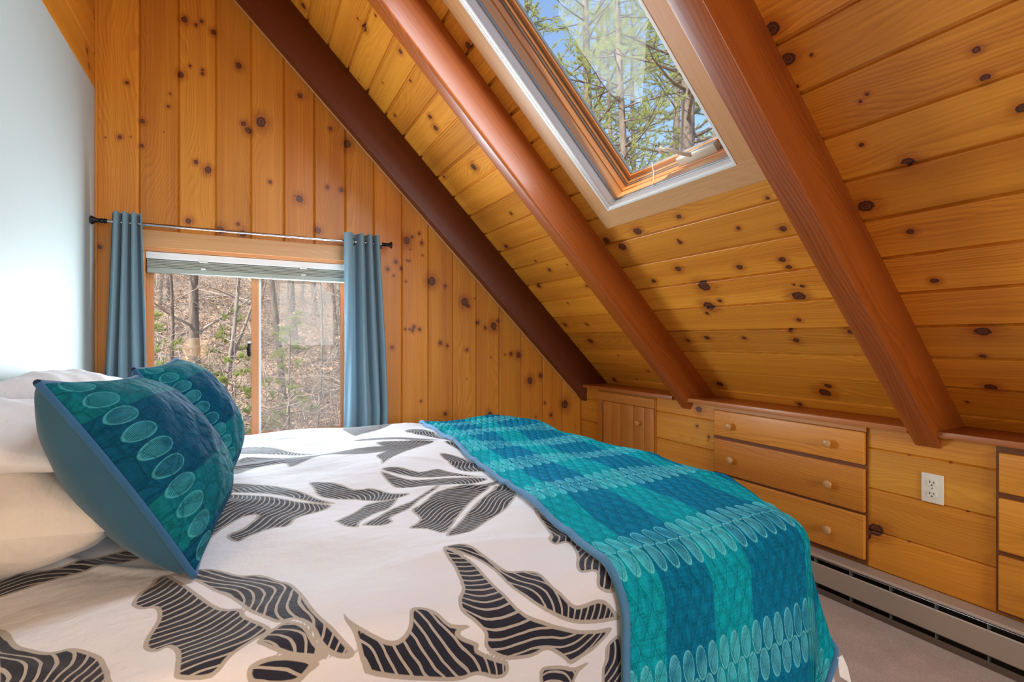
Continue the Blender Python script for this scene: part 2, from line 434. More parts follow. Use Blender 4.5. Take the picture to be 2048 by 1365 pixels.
def recenter(o):
    """put a mesh object's origin at the bottom middle of its mesh (children move along)"""
    me = o.data; co = np.empty(len(me.vertices)*3); me.vertices.foreach_get('co', co); co = co.reshape(-1, 3)
    c = (co.min(0)+co.max(0))/2; c[2] = co.min(0)[2]
    me.vertices.foreach_set('co', (co-c).ravel()); me.update(); o.location = Vector(o.location)+Vector(c)
    return o
def thing(name, label, cat, loc=(0, 0, 0), group=None):
    o = bpy.data.objects.new(name, None); C.objects.link(o); o.location = loc; o.empty_display_size = .1
    o['label'] = label; o['category'] = cat
    if group: o['group'] = group
    return o
def tag(o, label, cat, group=None, kind=None):
    o['label'] = label; o['category'] = cat
    if group: o['group'] = group
    if kind: o['kind'] = kind
    return o
def struct(o, label=None):
    o['kind'] = 'structure'
    if label: o['label'] = label
    return o
def grid_faces(nu, nv, o=0):
    return [(o+i*nv+j, o+(i+1)*nv+j, o+(i+1)*nv+j+1, o+i*nv+j+1) for i in range(nu-1) for j in range(nv-1)]

def planks(b, O, U, Vv, N, rows, knots, clampf=None, groove=(.006, .006), reveal=0.0, extra=2, seed=1, nv=18):
    """boards laid side by side: rows = [(v0, v1, [(u0, u1), ...])]; U along, Vv across, N towards the room"""
    O, U, Vv, N = (np.array(a, float) for a in (O, U, Vv, N)); rng = random.Random(seed)
    for (v0, v1, segs) in rows:
        br = rng.random()*9.7
        ks = [k for k in knots if v0-.03 < k[1] < v1+.03]
        w = v1-v0; gw, gd = groove
        umin, umax = min(a for a, _ in segs), max(c for _, c in segs)
        for _ in range(extra):
            if rng.random() < .7: ks.append((rng.uniform(umin, umax), rng.uniform(v0+.02, v1-.02), rng.uniform(.003, .007)))
        vs = [v0, v0+gw*.5, v0+gw] + list(np.linspace(v0+gw, v1-gw, nv+2)[1:-1]) + [v1-gw, v1-gw*.5, v1]
        hs = [-gd, -gd*.35, 0] + [0]*nv + [0, -gd*.35, -gd]
        if reveal:   # shiplap lip: a flat recess along the v1 side
            vs = [v0, v0+.002, v0+.004] + list(np.linspace(v0+.004, v1-reveal-.002, nv+2)[1:-1]) + [v1-reveal-.002, v1-reveal, v1]
            hs = [-gd, -.001, 0] + [0]*nv + [0, -gd, -gd]
        vs = np.array(vs); hs = np.array(hs)
        for (u0, u1) in segs:
            us = set(np.round(np.arange(u0, u1, .06), 4)) | {u1, u0}
            for (ku, kv, kr) in ks:
                if u0-.05 < ku < u1+.05:
                    for t in np.linspace(-2.6, 2.6, 19): us.add(round(float(min(u1, max(u0, ku+t*kr*1.25))), 4))
            us = np.array(sorted(us)); UU, VV = np.meshgrid(us, vs, indexing='ij')
            kd = np.full(UU.shape, 9.0); gv = VV.copy()
            for (ku, kv, kr) in ks:
                du = (UU-ku); dv = (VV-kv)
                d = np.sqrt((du/(kr*1.12))**2+(dv/(kr*.95))**2); kd = np.minimum(kd, d)
                gv = gv - dv*.75*np.exp(-(du/(kr*3.6))**2-(dv/(kr*2.2))**2)
            UC = UU if clampf is None else np.minimum(UU, clampf(VV))
            P = O + UC[..., None]*U + VV[..., None]*Vv + hs[None, :, None]*N
            uo = rng.random()*3
            n = us.size*vs.size; F = grid_faces(us.size, vs.size)
            if np.dot(np.cross(U, Vv), N) < 0: F = [f[::-1] for f in F]
            b.add(P.reshape(-1, 3), F, np.stack([UU+uo, gv], -1).reshape(-1, 2), kd.ravel(), br)
    return b
# knots (along, across, radius) and leaf outlines, in metres
KNOTS_GABLE = [(1.359, -0.56, 0.009), (1.067, -0.589, 0.0089), (1.076, -0.545, 0.0038), (1.17, -0.493, 0.0107), (1.275, -0.378, 0.0072), (1.038, -0.495, 0.0092), (1.771, -0.304, 0.0147), (1.758, -0.25, 0.0083), (1.785, -0.224, 0.0084), (1.742, -0.168, 0.012), (1.462, -0.322, 0.0146), (1.514, -0.219, 0.0076), (1.493, -0.219, 0.0084), (1.522, -0.278, 0.0066), (0.992, -0.251, 0.01), (0.957, -0.193, 0.017), (1.584, -0.042, 0.0152), (1.253, -0.018, 0.0126), (1.22, 0.007, 0.0163), (1.283, 0.074, 0.026), (1.486, 0.285, 0.0139), (0.937, 0.122, 0.0094), (0.857, 0.282, 0.0198), (1.32, 0.462, 0.0104), (0.953, 0.443, 0.0104), (0.945, 0.527, 0.0128), (0.659, -0.286, 0.0132), (0.668, -0.044, 0.008), (0.615, -0.02, 0.018), (0.624, -0.132, 0.0173), (0.676, 0.388, 0.0164), (1.243, 0.562, 0.0216), (1.132, -0.398, 0.0032), (1.054, -0.649, 0.0036), (0.481, -0.673, 0.0093), (0.667, 0.947, 0.0221), (0.692, 0.984, 0.0089), (0.721, 1.033, 0.009), (0.659, 1.051, 0.0102), (0.608, 0.972, 0.0044), (0.575, 1.057, 0.0057), (0.518, 0.874, 0.0108), (0.466, 0.819, 0.0106), (0.426, 0.86, 0.0065), (0.477, 0.907, 0.0087), (0.534, 0.947, 0.0055), (0.53, 0.964, 0.0055), (0.403, 1.122, 0.0255), (0.375, 1.22, 0.0095), (0.268, 1.367, 0.0248), (0.242, 1.392, 0.0149), (0.296, 1.443, 0.005), (0.086, 0.997, 0.0101), (0.064, 0.986, 0.01), (0.071, 0.964, 0.0055), (0.071, 0.936, 0.0066), (0.07, 1.036, 0.009), (-0.052, 0.849, 0.0097), (-0.022, 1.186, 0.0118), (-0.044, 1.235, 0.0095), (-0.073, 1.383, 0.0099), (0.124, 1.467, 0.0102), (0.086, 1.527, 0.0103), (0.099, 1.596, 0.0237), (0.138, 1.629, 0.0106), (-0.109, 1.687, 0.0054), (-0.106, 1.739, 0.0123), (-0.114, 1.802, 0.0194), (-0.311, 1.9, 0.0227), (-0.277, 1.996, 0.0145), (-0.49, 2.035, 0.0088), (-0.585, 2.091, 0.0119), (-0.516, 1.221, 0.0119), (-0.548, 1.563, 0.0182), (-0.512, 2.222, 0.0277)]
KNOTS_CEILING = [(0.91, 1.404, 0.0181), (0.914, 1.335, 0.0193), (0.767, 1.539, 0.0049), (0.789, 1.548, 0.005), (0.529, 1.537, 0.008), (0.53, 1.59, 0.0091), (0.486, 1.665, 0.0114), (0.833, 1.64, 0.0065), (0.743, 1.71, 0.0157), (0.921, 1.465, 0.0048), (0.897, 1.791, 0.0216), (0.811, 1.882, 0.0099), (0.807, 2.032, 0.0103), (0.74, 2.201, 0.0186), (0.769, 2.288, 0.0093), (0.786, 2.403, 0.0161), (1.785, 1.879, 0.0152), (1.462, 1.91, 0.0135), (1.261, 1.906, 0.0124), (1.252, 1.935, 0.0106), (1.991, 1.915, 0.014), (1.703, 1.969, 0.0278), (1.672, 2.04, 0.0107), (1.753, 2.059, 0.0266), (1.281, 2.046, 0.0239), (1.243, 2.01, 0.0081), (1.273, 2.001, 0.0055), (1.792, 2.093, 0.0102), (1.341, 2.142, 0.0096), (2.048, 2.233, 0.0126), (1.901, 2.22, 0.0144), (1.672, 2.221, 0.0111), (1.409, 2.19, 0.009), (1.41, 2.232, 0.0141), (1.156, 2.197, 0.0126), (1.426, 2.487, 0.0256), (1.39, 2.45, 0.0147), (2.043, 2.493, 0.0183), (1.602, 2.569, 0.0115), (1.675, 1.777, 0.0102), (1.678, 1.766, 0.0061), (1.362, 1.773, 0.0081), (1.191, 1.806, 0.0117), (1.595, 1.685, 0.0116), (1.873, 1.697, 0.0216), (2.038, 1.741, 0.023), (2.113, 1.699, 0.0211), (1.185, 1.704, 0.0081), (2.975, 2.239, 0.0227), (3.071, 2.546, 0.0172), (2.858, 2.122, 0.0108), (2.548, 1.892, 0.0097), (3.121, 0.29, 0.0153), (2.73, 0.556, 0.0173), (2.564, 0.578, 0.0067), (2.588, 0.713, 0.0123), (2.77, 0.937, 0.0136), (2.802, 0.982, 0.0173), (2.723, 0.52, 0.0062), (2.96, 0.708, 0.0052), (3.172, 0.614, 0.0045), (3.107, 0.821, 0.0092), (3.192, 0.668, 0.0092), (2.692, 0.797, 0.0081), (2.734, 1.197, 0.021), (2.727, 1.446, 0.0109), (3.059, 1.584, 0.0162), (2.791, 1.767, 0.0136), (3.059, 1.844, 0.0147), (2.864, 1.703, 0.0078), (3.12, 1.151, 0.0078), (2.882, 1.976, 0.0061), (3.124, 2.115, 0.0149), (2.788, 2.343, 0.0063), (2.789, 2.518, 0.0064), (2.597, 2.449, 0.0076), (2.096, 0.889, 0.0159)]
KNOTS_KNEE = [(1.152, -0.815, 0.0258), (1.186, -0.852, 0.0151), (1.032, -0.823, 0.0027), (0.845, -0.643, 0.003), (2.111, -0.517, 0.0079), (2.026, -0.568, 0.0077), (2.031, -0.59, 0.0043), (3.23, -0.405, 0.0058), (2.098, -0.415, 0.0175), (0.896, -0.47, 0.0028), (1.032, -0.471, 0.0024)]
LEAVES = [
  ('A1', [(0.36, 0.988), (0.4, 0.988), (0.424, 0.952), (0.436, 0.904), (0.448, 0.86), (0.476, 0.848), (0.5, 0.828), (0.5, 0.784), (0.508, 0.764), (0.52, 0.74), (0.536, 0.732), (0.572, 0.732), (0.592, 0.724), (0.608, 0.704), (0.62, 0.688), (0.608, 0.688), (0.56, 0.696), (0.516, 0.708), (0.476, 0.732), (0.444, 0.764), (0.428, 0.804), (0.424, 0.868), (0.404, 0.928)]) ,
  ('A2', [(0.36, 0.984), (0.356, 0.912), (0.344, 0.84), (0.324, 0.808), (0.316, 0.776), (0.332, 0.752), (0.344, 0.732), (0.34, 0.716), (0.352, 0.7), (0.38, 0.684), (0.424, 0.676), (0.456, 0.68), (0.484, 0.66), (0.504, 0.64), (0.528, 0.644), (0.56, 0.652), (0.6, 0.676), (0.56, 0.684), (0.512, 0.7), (0.456, 0.728), (0.416, 0.76), (0.404, 0.828), (0.396, 0.924)]) ,
  ('B', [(0.132, 0.828), (0.14, 0.792), (0.16, 0.768), (0.188, 0.748), (0.208, 0.748), (0.224, 0.764), (0.236, 0.796), (0.256, 0.796), (0.276, 0.78), (0.292, 0.756), (0.328, 0.748), (0.3, 0.74), (0.332, 0.72), (0.328, 0.712), (0.36, 0.692), (0.38, 0.68), (0.38, 0.66), (0.36, 0.656), (0.324, 0.672), (0.284, 0.672), (0.164, 0.708), (0.148, 0.724), (0.144, 0.744), (0.14, 0.768), (0.132, 0.796)]) ,
  ('C1', [(-0.124, 1.12), (-0.1, 1.128), (-0.068, 1.124), (-0.044, 1.1), (-0.012, 1.06), (0.024, 1.048), (0.052, 1.008), (0.072, 0.976), (0.084, 0.916), (0.092, 0.856), (0.104, 0.808), (0.12, 0.772), (0.136, 0.748), (0.14, 0.74), (0.128, 0.736), (0.108, 0.744), (0.092, 0.764), (0.08, 0.804), (0.064, 0.828), (0.04, 0.832), (0.02, 0.864), (0.004, 0.892), (-0.024, 0.96), (-0.052, 1.004), (-0.08, 1.056), (-0.104, 1.092)]) ,
  ('C2', [(-0.128, 1.12), (-0.148, 1.116), (-0.152, 1.08), (-0.164, 1.048), (-0.168, 1.016), (-0.152, 0.992), (-0.132, 0.984), (-0.124, 0.948), (-0.132, 0.896), (-0.128, 0.868), (-0.112, 0.852), (-0.1, 0.856), (-0.088, 0.832), (-0.084, 0.792), (-0.08, 0.772), (-0.04, 0.76), (-0.016, 0.784), (0.016, 0.804), (0.032, 0.82), (0.0, 0.88), (-0.008, 0.912), (-0.036, 0.932), (-0.072, 1.0), (-0.092, 1.044), (-0.116, 1.092)]) ,
  ('D', [(0.012, 0.796), (0.036, 0.82), (0.056, 0.828), (0.076, 0.804), (0.088, 0.768), (0.104, 0.744), (0.092, 0.744), (0.056, 0.756), (0.032, 0.772), (0.02, 0.784)]) ,
  ('E', [(-0.356, 1.084), (-0.34, 1.06), (-0.32, 1.032), (-0.296, 0.98), (-0.272, 0.952), (-0.244, 0.928), (-0.224, 0.928), (-0.204, 0.912), (-0.18, 0.884), (-0.168, 0.856), (-0.156, 0.816), (-0.148, 0.764), (-0.252, 0.804), (-0.296, 0.904)]) ,
  ('F', [(0.0, 0.756), (0.012, 0.764), (0.036, 0.764), (0.072, 0.752), (0.092, 0.74), (0.076, 0.732), (0.056, 0.724), (0.008, 0.736)]) ,
  ('G1', [(0.656, 1.116), (0.704, 1.104), (0.716, 1.032), (0.708, 0.956), (0.684, 0.916), (0.672, 0.924), (0.66, 0.996), (0.664, 1.08)]) ,
  ('G2', [(0.652, 1.104), (0.632, 1.028), (0.616, 0.972), (0.592, 0.94), (0.596, 0.916), (0.628, 0.912), (0.608, 0.856), (0.576, 0.812), (0.572, 0.788), (0.6, 0.78), (0.584, 0.752), (0.6, 0.736), (0.62, 0.736), (0.632, 0.764), (0.664, 0.828), (0.676, 0.896), (0.664, 0.948), (0.664, 1.04)]) ,
  ('H', [(0.616, 0.66), (0.584, 0.648), (0.58, 0.624), (0.572, 0.604), (0.576, 0.556), (0.624, 0.54), (0.624, 0.62)]) ,
  ('I', [(0.448, 0.652), (0.484, 0.644), (0.512, 0.632), (0.548, 0.632), (0.52, 0.62), (0.5, 0.596), (0.448, 0.612), (0.44, 0.64)]) ,
  ('J', [(0.176, 1.692), (0.248, 1.644), (0.288, 1.568), (0.344, 1.552), (0.384, 1.476), (0.428, 1.436), (0.36, 1.424), (0.304, 1.46), (0.272, 1.488), (0.228, 1.504), (0.184, 1.54), (0.176, 1.62)]) ,
  ('K1', [(-0.056, 1.752), (0.02, 1.724), (0.08, 1.68), (0.136, 1.6), (0.18, 1.52), (0.224, 1.472), (0.176, 1.484), (0.124, 1.524), (0.064, 1.58), (0.008, 1.62), (-0.06, 1.668)]) ,
  ('K2', [(-0.056, 1.64), (0.008, 1.596), (0.064, 1.556), (0.124, 1.504), (0.208, 1.464), (0.18, 1.42), (0.156, 1.404), (0.112, 1.372), (0.088, 1.316), (0.056, 1.32), (0.008, 1.296), (-0.016, 1.272), (-0.036, 1.296), (-0.04, 1.328), (-0.008, 1.352), (0.024, 1.42), (-0.008, 1.416), (-0.052, 1.36), (-0.084, 1.304), (-0.084, 1.376), (-0.072, 1.472), (-0.06, 1.58)]) ,
  ('L', [(0.196, 1.308), (0.252, 1.372), (0.3, 1.432), (0.348, 1.428), (0.384, 1.42), (0.34, 1.348), (0.3, 1.328), (0.248, 1.264), (0.236, 1.224), (0.208, 1.244), (0.196, 1.292)]) ,
  ('M', [(0.248, 1.244), (0.292, 1.292), (0.344, 1.344), (0.408, 1.372), (0.468, 1.42), (0.524, 1.44), (0.484, 1.404), (0.432, 1.364), (0.392, 1.32), (0.328, 1.276), (0.324, 1.24), (0.292, 1.216), (0.256, 1.228)]) ,
  ('N1', [(0.448, 1.356), (0.496, 1.4), (0.58, 1.4), (0.652, 1.4), (0.736, 1.428), (0.64, 1.344), (0.54, 1.26), (0.472, 1.184), (0.404, 1.088), (0.38, 1.148), (0.344, 1.176), (0.388, 1.228), (0.388, 1.304), (0.42, 1.328)]) ,
  ('N2', [(0.736, 1.412), (0.72, 1.324), (0.672, 1.236), (0.608, 1.164), (0.528, 1.116), (0.488, 1.084), (0.456, 1.06), (0.4, 1.056), (0.412, 1.092), (0.468, 1.16), (0.54, 1.24), (0.64, 1.328)]) ,
  ('O1', [(0.4, 1.7), (0.46, 1.704), (0.516, 1.632), (0.584, 1.648), (0.616, 1.584), (0.66, 1.5), (0.72, 1.46), (0.652, 1.484), (0.596, 1.532), (0.528, 1.556), (0.468, 1.6)]) ,
  ('O2', [(0.396, 1.684), (0.46, 1.576), (0.524, 1.54), (0.588, 1.516), (0.68, 1.456), (0.648, 1.42), (0.584, 1.412), (0.52, 1.432), (0.464, 1.472), (0.408, 1.516), (0.396, 1.576)]) ,
  ('P1', [(0.404, 2.248), (0.512, 2.268), (0.632, 2.16), (0.748, 2.056), (0.656, 2.076), (0.532, 2.148)]) ,
  ('P2', [(0.48, 2.128), (0.608, 2.076), (0.716, 2.024), (0.672, 1.98), (0.556, 1.928), (0.48, 1.84), (0.42, 1.756), (0.428, 1.82), (0.432, 1.912), (0.496, 2.004)]) ,
  ('Q1', [(-0.048, 2.252), (-0.028, 2.38), (0.072, 2.352), (0.164, 2.208), (0.256, 2.068), (0.292, 2.032), (0.2, 2.084), (0.128, 2.156), (0.036, 2.208)]) ,
  ('Q2', [(0.524, 2.04), (0.508, 1.98), (0.36, 1.964), (0.256, 2.008), (0.156, 1.924), (0.128, 1.924), (0.116, 1.984), (0.024, 1.996), (-0.028, 1.892), (-0.068, 1.976), (-0.044, 2.104), (-0.008, 2.176), (0.064, 2.144), (0.176, 2.06), (0.26, 2.036), (0.384, 2.084)]) ,
  ('R', [(0.412, 2.584), (0.544, 2.608), (0.692, 2.652), (0.628, 2.536), (0.484, 2.412), (0.436, 2.372)]) ,
  ('S', [(0.688, 2.428), (0.776, 2.42), (0.776, 2.132), (0.784, 2.02), (0.74, 2.148), (0.696, 2.268)]) ,
  ('T1', [(0.656, 1.828), (0.72, 1.74), (0.732, 1.568), (0.74, 1.468), (0.712, 1.528), (0.652, 1.576), (0.644, 1.7)]) ,
  ('T2', [(0.728, 2.0), (0.764, 1.892), (0.772, 1.776), (0.732, 1.86)]) ,
]
# ---------------------------------------------------------------- the room
def gable_top(v): return (C1 - v) + .02           # the wall runs up behind the ceiling boards
WIN = (-.50, .585, -.62, .50)                     # opening of the gable window: x0, x1, z0, z1
b = B(); edges = [LX, -.508, -.332, -.157, .0214, .197, .368, .552, .730, .915, 1.099, 1.278, 1.458, 1.643, 1.828, 2.018, 2.198, 2.379, 2.56]
rows = []
for v0, v1 in zip(edges[:-1], edges[1:]):
    top = C1 - v0 + .05
    if v1 <= WIN[0]+.02 or v0 >= WIN[1]-.005: rows.append((v0, v1, [(FLOOR, top)]))
    elif v0 < WIN[1] < v1-.02: rows.append((v0, v1, [(FLOOR, WIN[2]), (WIN[3], top)]))
    else: rows.append((v0, v1, [(FLOOR, WIN[2]), (WIN[3], top)]))
planks(b, (0, GY, 0), (0, 0, 1), (1, 0, 0), (0, -1, 0), rows, KNOTS_GABLE, gable_top, groove=(.009, .009), seed=3)
struct(b.mesh('wall_back', 'pine_wall'), 'gable end wall of vertical varnished knotty pine boards')
# outer skin of the gable wall
b = B()
for a, c in (((LX-.6, GY+.012, FLOOR-1.8), (WIN[0], GY+.13, 1.7)), ((WIN[1], GY+.012, FLOOR-1.8), (2.3, GY+.13, -.1)), ((WIN[0], GY+.012, FLOOR-1.8), (WIN[1], GY+.13, WIN[2])), ((WIN[0], GY+.012, WIN[3]), (WIN[1], GY+.13, 1.55))):
    b.box(a, c, 0, 2)
struct(b.mesh('wall_back_outside', 'cedar_trim'))
b = B(); b.box((LX-.6, -3.2, FLOOR-.06), (KX+.3, GY+.01, FLOOR), 0, 0)
struct(b.mesh('floor', 'carpet'), 'beige cut-pile carpet')
# painted wall on the left, horizontal pine boards above it
b = B(); b.box((LX-.09, -3.2, FLOOR), (LX, GY+.012, 1.297), 0, 1)
struct(b.mesh('wall_left', 'wall_paint'), 'pale painted wall behind the head of the bed')
b = B(); planks(b, (LX, 0, 0), (0, 1, 0), (0, 0, 1), (1, 0, 0), [(z, z+.178, [(-3.2, GY+.03)]) for z in np.arange(1.297, 2.9, .178)],
       [(2.60, 1.43, .012), (3.14, 1.42, .015), (3.17, 1.36, .012), (2.95, 1.58, .010), (2.2, 1.50, .014)], groove=(.006, .006), seed=8)
b.box((LX-.09, -3.2, 1.297), (LX-.02, GY+.012, 3.1), 0, 1)
struct(b.mesh('wall_left_upper', 'pine_wall'), 'pine boards above the painted wall')
b = B(); b.box((LX, GY-.010, FLOOR), (LX+.011, GY-.0005, 2.88), .002, 2)
struct(b.mesh('trim_1', 'pine_wall'), 'thin wooden strip in the corner of the painted wall')
# rear part of the room, with the glazed opening that lights it
b = B(); b.box((LX-.6, -3.28, FLOOR), (-.2, -3.2, 3.2), 0, 0); b.box((2.0, -3.28, FLOOR), (KX+.4, -3.2, .6), 0, 0); b.box((-.2, -3.28, FLOOR), (2.0, -3.2, -.25), 0, 0); b.box((-.2, -3.28, 1.15+.8), (2.0, -3.2, 3.2), 0, 0)
struct(b.mesh('wall_rear', 'wall_paint'), 'wall behind the viewer')

# ceiling boards (they run along y, the boards step down the slope)
S2 = math.sqrt(.5)
def xs_edges():
    e = [1.952+.1167*k for k in range(0, 8)]; t = 1.952
    while t > LX-.05: t -= .1163; e.append(t)
    return sorted(e)
SKY = (1.212, 1.942, .36, 1.582)    # skylight opening: y0, y1, x0, x1 on the ceiling plane
rows = []; E_ = xs_edges()
for x0, x1 in zip(E_[:-1], E_[1:]):
    v0, v1 = x0/S2, x1/S2
    if x1 > SKY[2] and x0 < SKY[3]-.0: segs = [(-3.2, SKY[0]-.0), (SKY[1], GY)]
    else: segs = [(-3.2, GY)]
    rows.append((v0, v1, segs))
kn = [(y, x/S2, r) for (y, x, r) in KNOTS_CEILING]
b = B(); planks(b, (0, 0, C1), (0, 1, 0), (S2, 0, -S2), (-S2, 0, -S2), rows, kn, groove=(.006, .0155), reveal=.011, extra=2, seed=11, nv=20)
struct(b.mesh('ceiling', 'pine_ceiling'), 'sloping ceiling of varnished knotty pine boards')
# roof deck above the boards, open at the skylight
def slope_M(y=0.0, d=0.0):
    """local x = down the slope, y = room y, z = into the roof (away from the room); origin where x=0 on the ceiling plane"""
    return Matrix(((S2, 0, S2, d*S2), (0, 1, 0, y), (-S2, 0, S2, C1+d*S2), (0, 0, 0, 1)))
def sl(x): return x/S2
b = B()
for (x0, x1, y0, y1) in ((-.75, SKY[2]-.06, -3.4, GY+.35), (SKY[3]+.06, 3.4, -3.4, GY+.35), (SKY[2]-.06, SKY[3]+.06, -3.4, SKY[0]-.06), (SKY[2]-.06, SKY[3]+.06, SKY[1]+.06, GY+.35)):
    b.box((sl(x0), y0, .0165), (sl(x1), y1, .10), 0, 1, slope_M())
struct(b.mesh('ceiling_deck', 'beam_dark'))

# beams
def beam(y0, w, c_lo, mat, label, rnd=.006, xe=2.62, cut=True, seg=3):
    """a rafter whose underside lies on x+z = c_lo; it dies into the knee wall"""
    d = (C1-c_lo)*S2 + .002
    pts = [(y0, 0), (y0+w, 0), (y0+w, d), (y0, d)]        # y, depth
    # rounded near and far lower edges
    prof = []
    for k in range(seg+1):
        a = PI/2*k/seg; prof.append((y0+rnd-rnd*math.cos(a), rnd-rnd*math.sin(a)))
    for k in range(seg+1):
        a = PI/2*k/seg; prof.append((y0+w-rnd+rnd*math.sin(a), rnd-rnd*math.cos(a)))
    prof += [(y0+w, d), (y0, d)]
    n = len(prof); vs = []; fs = []; uv = []
    xs = np.linspace(-.70, 1, 30)
    for i, t in enumerate(np.linspace(0, 1, 30)):
        acc = 0
        for j, (y, dd) in enumerate(prof):
            xend = xe; xx = -.68 + t*(xend+.68)
            # lower end is cut plumb at the knee wall: same x for every depth
            x = xx + (dd*S2*(1-t)); z = c_lo + dd/S2 - x if False else (c_lo + dd*2*S2) - x
            vs.append((x, y, z)); uv.append((xx/S2, y if j < 2*(seg+1) and dd < rnd*.9 else .3+dd))
    for i in range(29):
        for j in range(n):
            j2 = (j+1) % n; fs.append((i*n+j, i*n+j2, (i+1)*n+j2, (i+1)*n+j))
    fs.append(tuple(range(n))); fs.append(tuple(29*n+j for j in range(n-1, -1, -1)))
    bb = B(); ks = [] ; uu = np.array(uv)
    kd = np.full(len(vs), 9.0)
    bb.add(vs, fs, uv, kd, random.random()*9); o = bb.mesh('rafter_beam', mat, smooth=35)
    recenter(o); return tag(o, label, 'beam')
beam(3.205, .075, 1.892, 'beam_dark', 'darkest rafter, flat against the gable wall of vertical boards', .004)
beam(2.149, .089, C0, 'beam', 'reddish rounded rafter left of the skylight, ending above the cupboard', .017, seg=5)
beam(.923, .089, C0, 'beam', 'reddish square rafter right of the skylight, ending near the wall outlet', .005)
beam(-.303, .089, C0, 'beam', 'rafter above and behind the viewer', .006)

b = B(); pp = []
for k in range(2): x = (-.50, 2.33)[k]; pp.append((x, GY-.006, 1.892-.004-x))
b.tube(pp, .0055, 8); struct(b.mesh('trim_2', 'cedar_trim'), 'thin pale bead under the dark rafter on the gable wall')
# knee wall of wide boards, set back where the ledge is
edges = [FLOOR, -.985, -.823, -.643, -.469, -.375]
b = B(); rows = [(a, c, [(-3.2, GY)]) for a, c in zip(edges[:-1], edges[1:])]
planks(b, (KX, 0, 0), (0, 1, 0), (0, 0, 1), (-1, 0, 0), rows, KNOTS_KNEE, groove=(.006, .008), seed=21, extra=1)
struct(b.mesh('wall_right', 'pine_knee'), 'low knee wall of wide horizontal pine boards')

# ---------------------------------------------------------------- gable window
w = bpy.data.objects.new('window_1', None); C.objects.link(w); struct(w, 'sliding wooden window in the gable wall')
x0, x1, z0, z1 = WIN
b = B(); cs = .095
b.box((x0-cs, GY-.020, z1-.004), (x1+cs, GY+.001, z1+.088), .003, 0)
b.box((x0-cs, GY-.020, z0-cs), (x1+cs, GY+.001, z0+.004), .003, 0)
b.box((x0-cs, GY-.019, z0), (x0+.004, GY+.001, z1), .003, 2); b.box((x1-.004, GY-.019, z0), (x1+cs, GY+.001, z1), .003, 2)
b.mesh('casing', 'cedar_trim', w)
b = B(); dep = .13
b.box((x0, GY-.012, z1-.022), (x1, GY+dep, z1), .002, 0); b.box((x0, GY-.004, z0), (x1, GY+dep, z0+.02), .002, 0)
b.box((x0, GY-.004, z0), (x0+.02, GY+dep, z1), .002, 2); b.box((x1-.02, GY-.004, z0), (x1, GY+dep, z1), .002, 2)
b.box((x0+.02, GY+.05, z1-.05), (x1-.02, GY+dep, z1-.022), .002, 0)
b.mesh('jamb', 'window_wood', w)
def sash(xa, xb, ya, mat, name, side):
    b = B(); t = .038; za, zb = z0+.02, z1-.03
    b.box((xa, ya, za), (xa+(t if side != 'L' else .046), ya+.028, zb), .003, 2); b.box((xb-t, ya, za), (xb, ya+.028, zb), .003, 2)
    b.box((xa+t, ya, za), (xb-t, ya+.028, za+t), .003, 0); b.box((xa+t, ya, zb-t), (xb-t, ya+.028, zb), .003, 0)
    s_ = b.mesh(name, mat, w)
    g = B(); g.add([(xa+t*.9, ya+.014, za+t*.9), (xb-t*.9, ya+.014, za+t*.9), (xb-t*.9, ya+.014, zb-t*.9), (xa+t*.9, ya+.014, zb-t*.9)], [(0, 1, 2, 3)])
    g.mesh('pane', 'glass', s_); return s_
sL = sash(x0+.010, .062, GY+.055, 'window_wood', 'sash', 'R'); sR = sash(.030, x1-.010, GY+.088, 'window_wood', 'sash', 'L')
b = B(); b.box((.062, GY+.060, z0+.02), (.076, GY+.092, z1-.03), .001, 2); b.mesh('vinyl_strip', 'white_vinyl', w)
b = B(); b.add([(.035, GY+.124, z0+.02), (x1-.02, GY+.124, z0+.02), (x1-.02, GY+.124, z1-.03), (.035, GY+.124, z1-.03)], [(0, 1, 2, 3)]); b.mesh('insect_screen', 'screen', w)
b = B(); b.box((.004, GY+.040, -.100), (.020, GY+.056, -.020), .003, 2); b.tube([(.010, GY+.042, -.03), (.002, GY+.030, -.05), (.004, GY+.030, -.085), (.010, GY+.042, -.095)], .004); lk = b.mesh('latch', 'black_metal', w, 40)
b = B(); b.box((.004, GY+.038, -.022), (.020, GY+.050, -.008), .003, 2); b.mesh('latch_cap', 'white_vinyl', lk)

# raised cellular blind inside the window head
t = thing('window_blind', 'white and grey-green blind raised to the top of the gable window', 'blind', (.04, GY+.02, z1-.14))
b = B(); b.box((x0+.022, GY-.004, z1-.062), (x1-.022, GY+.044, z1-.024), .004, 0); b.mesh('headrail', 'white_paint', t)
b = B()
for k in range(5):
    zz = z1-.066-k*.0085; b.box((x0+.026, GY+.000+.003*(k % 2), zz-.0065), (x1-.026, GY+.040, zz), .002, 0)
MAT['blind'] = plain('blind_cloth', (.40, .41, .35), .8, 0, .03); MAT['blind_rail'] = plain('blind_rail_grey_green', (.34, .38, .33), .5, 0, .03)
b.mesh('cells', 'blind', t)
b = B(); b.box((x0+.026, GY-.002, z1-.137), (x1-.026, GY+.042, z1-.108), .004, 0); b.mesh('bottom_rail', 'blind_rail', t)
for xx in (-.215, .305):
    b = B(); b.box((xx-.02, GY-.008, z1-.070), (xx+.02, GY-.003, z1-.060), .001, 0); b.mesh('cord_clip', 'white_vinyl', t); b = B(); b.box((xx-.012, GY-.007, z1-.108), (xx+.012, GY-.002, z1-.100), .001, 0); b.mesh('cord_clip', 'white_vinyl', t)

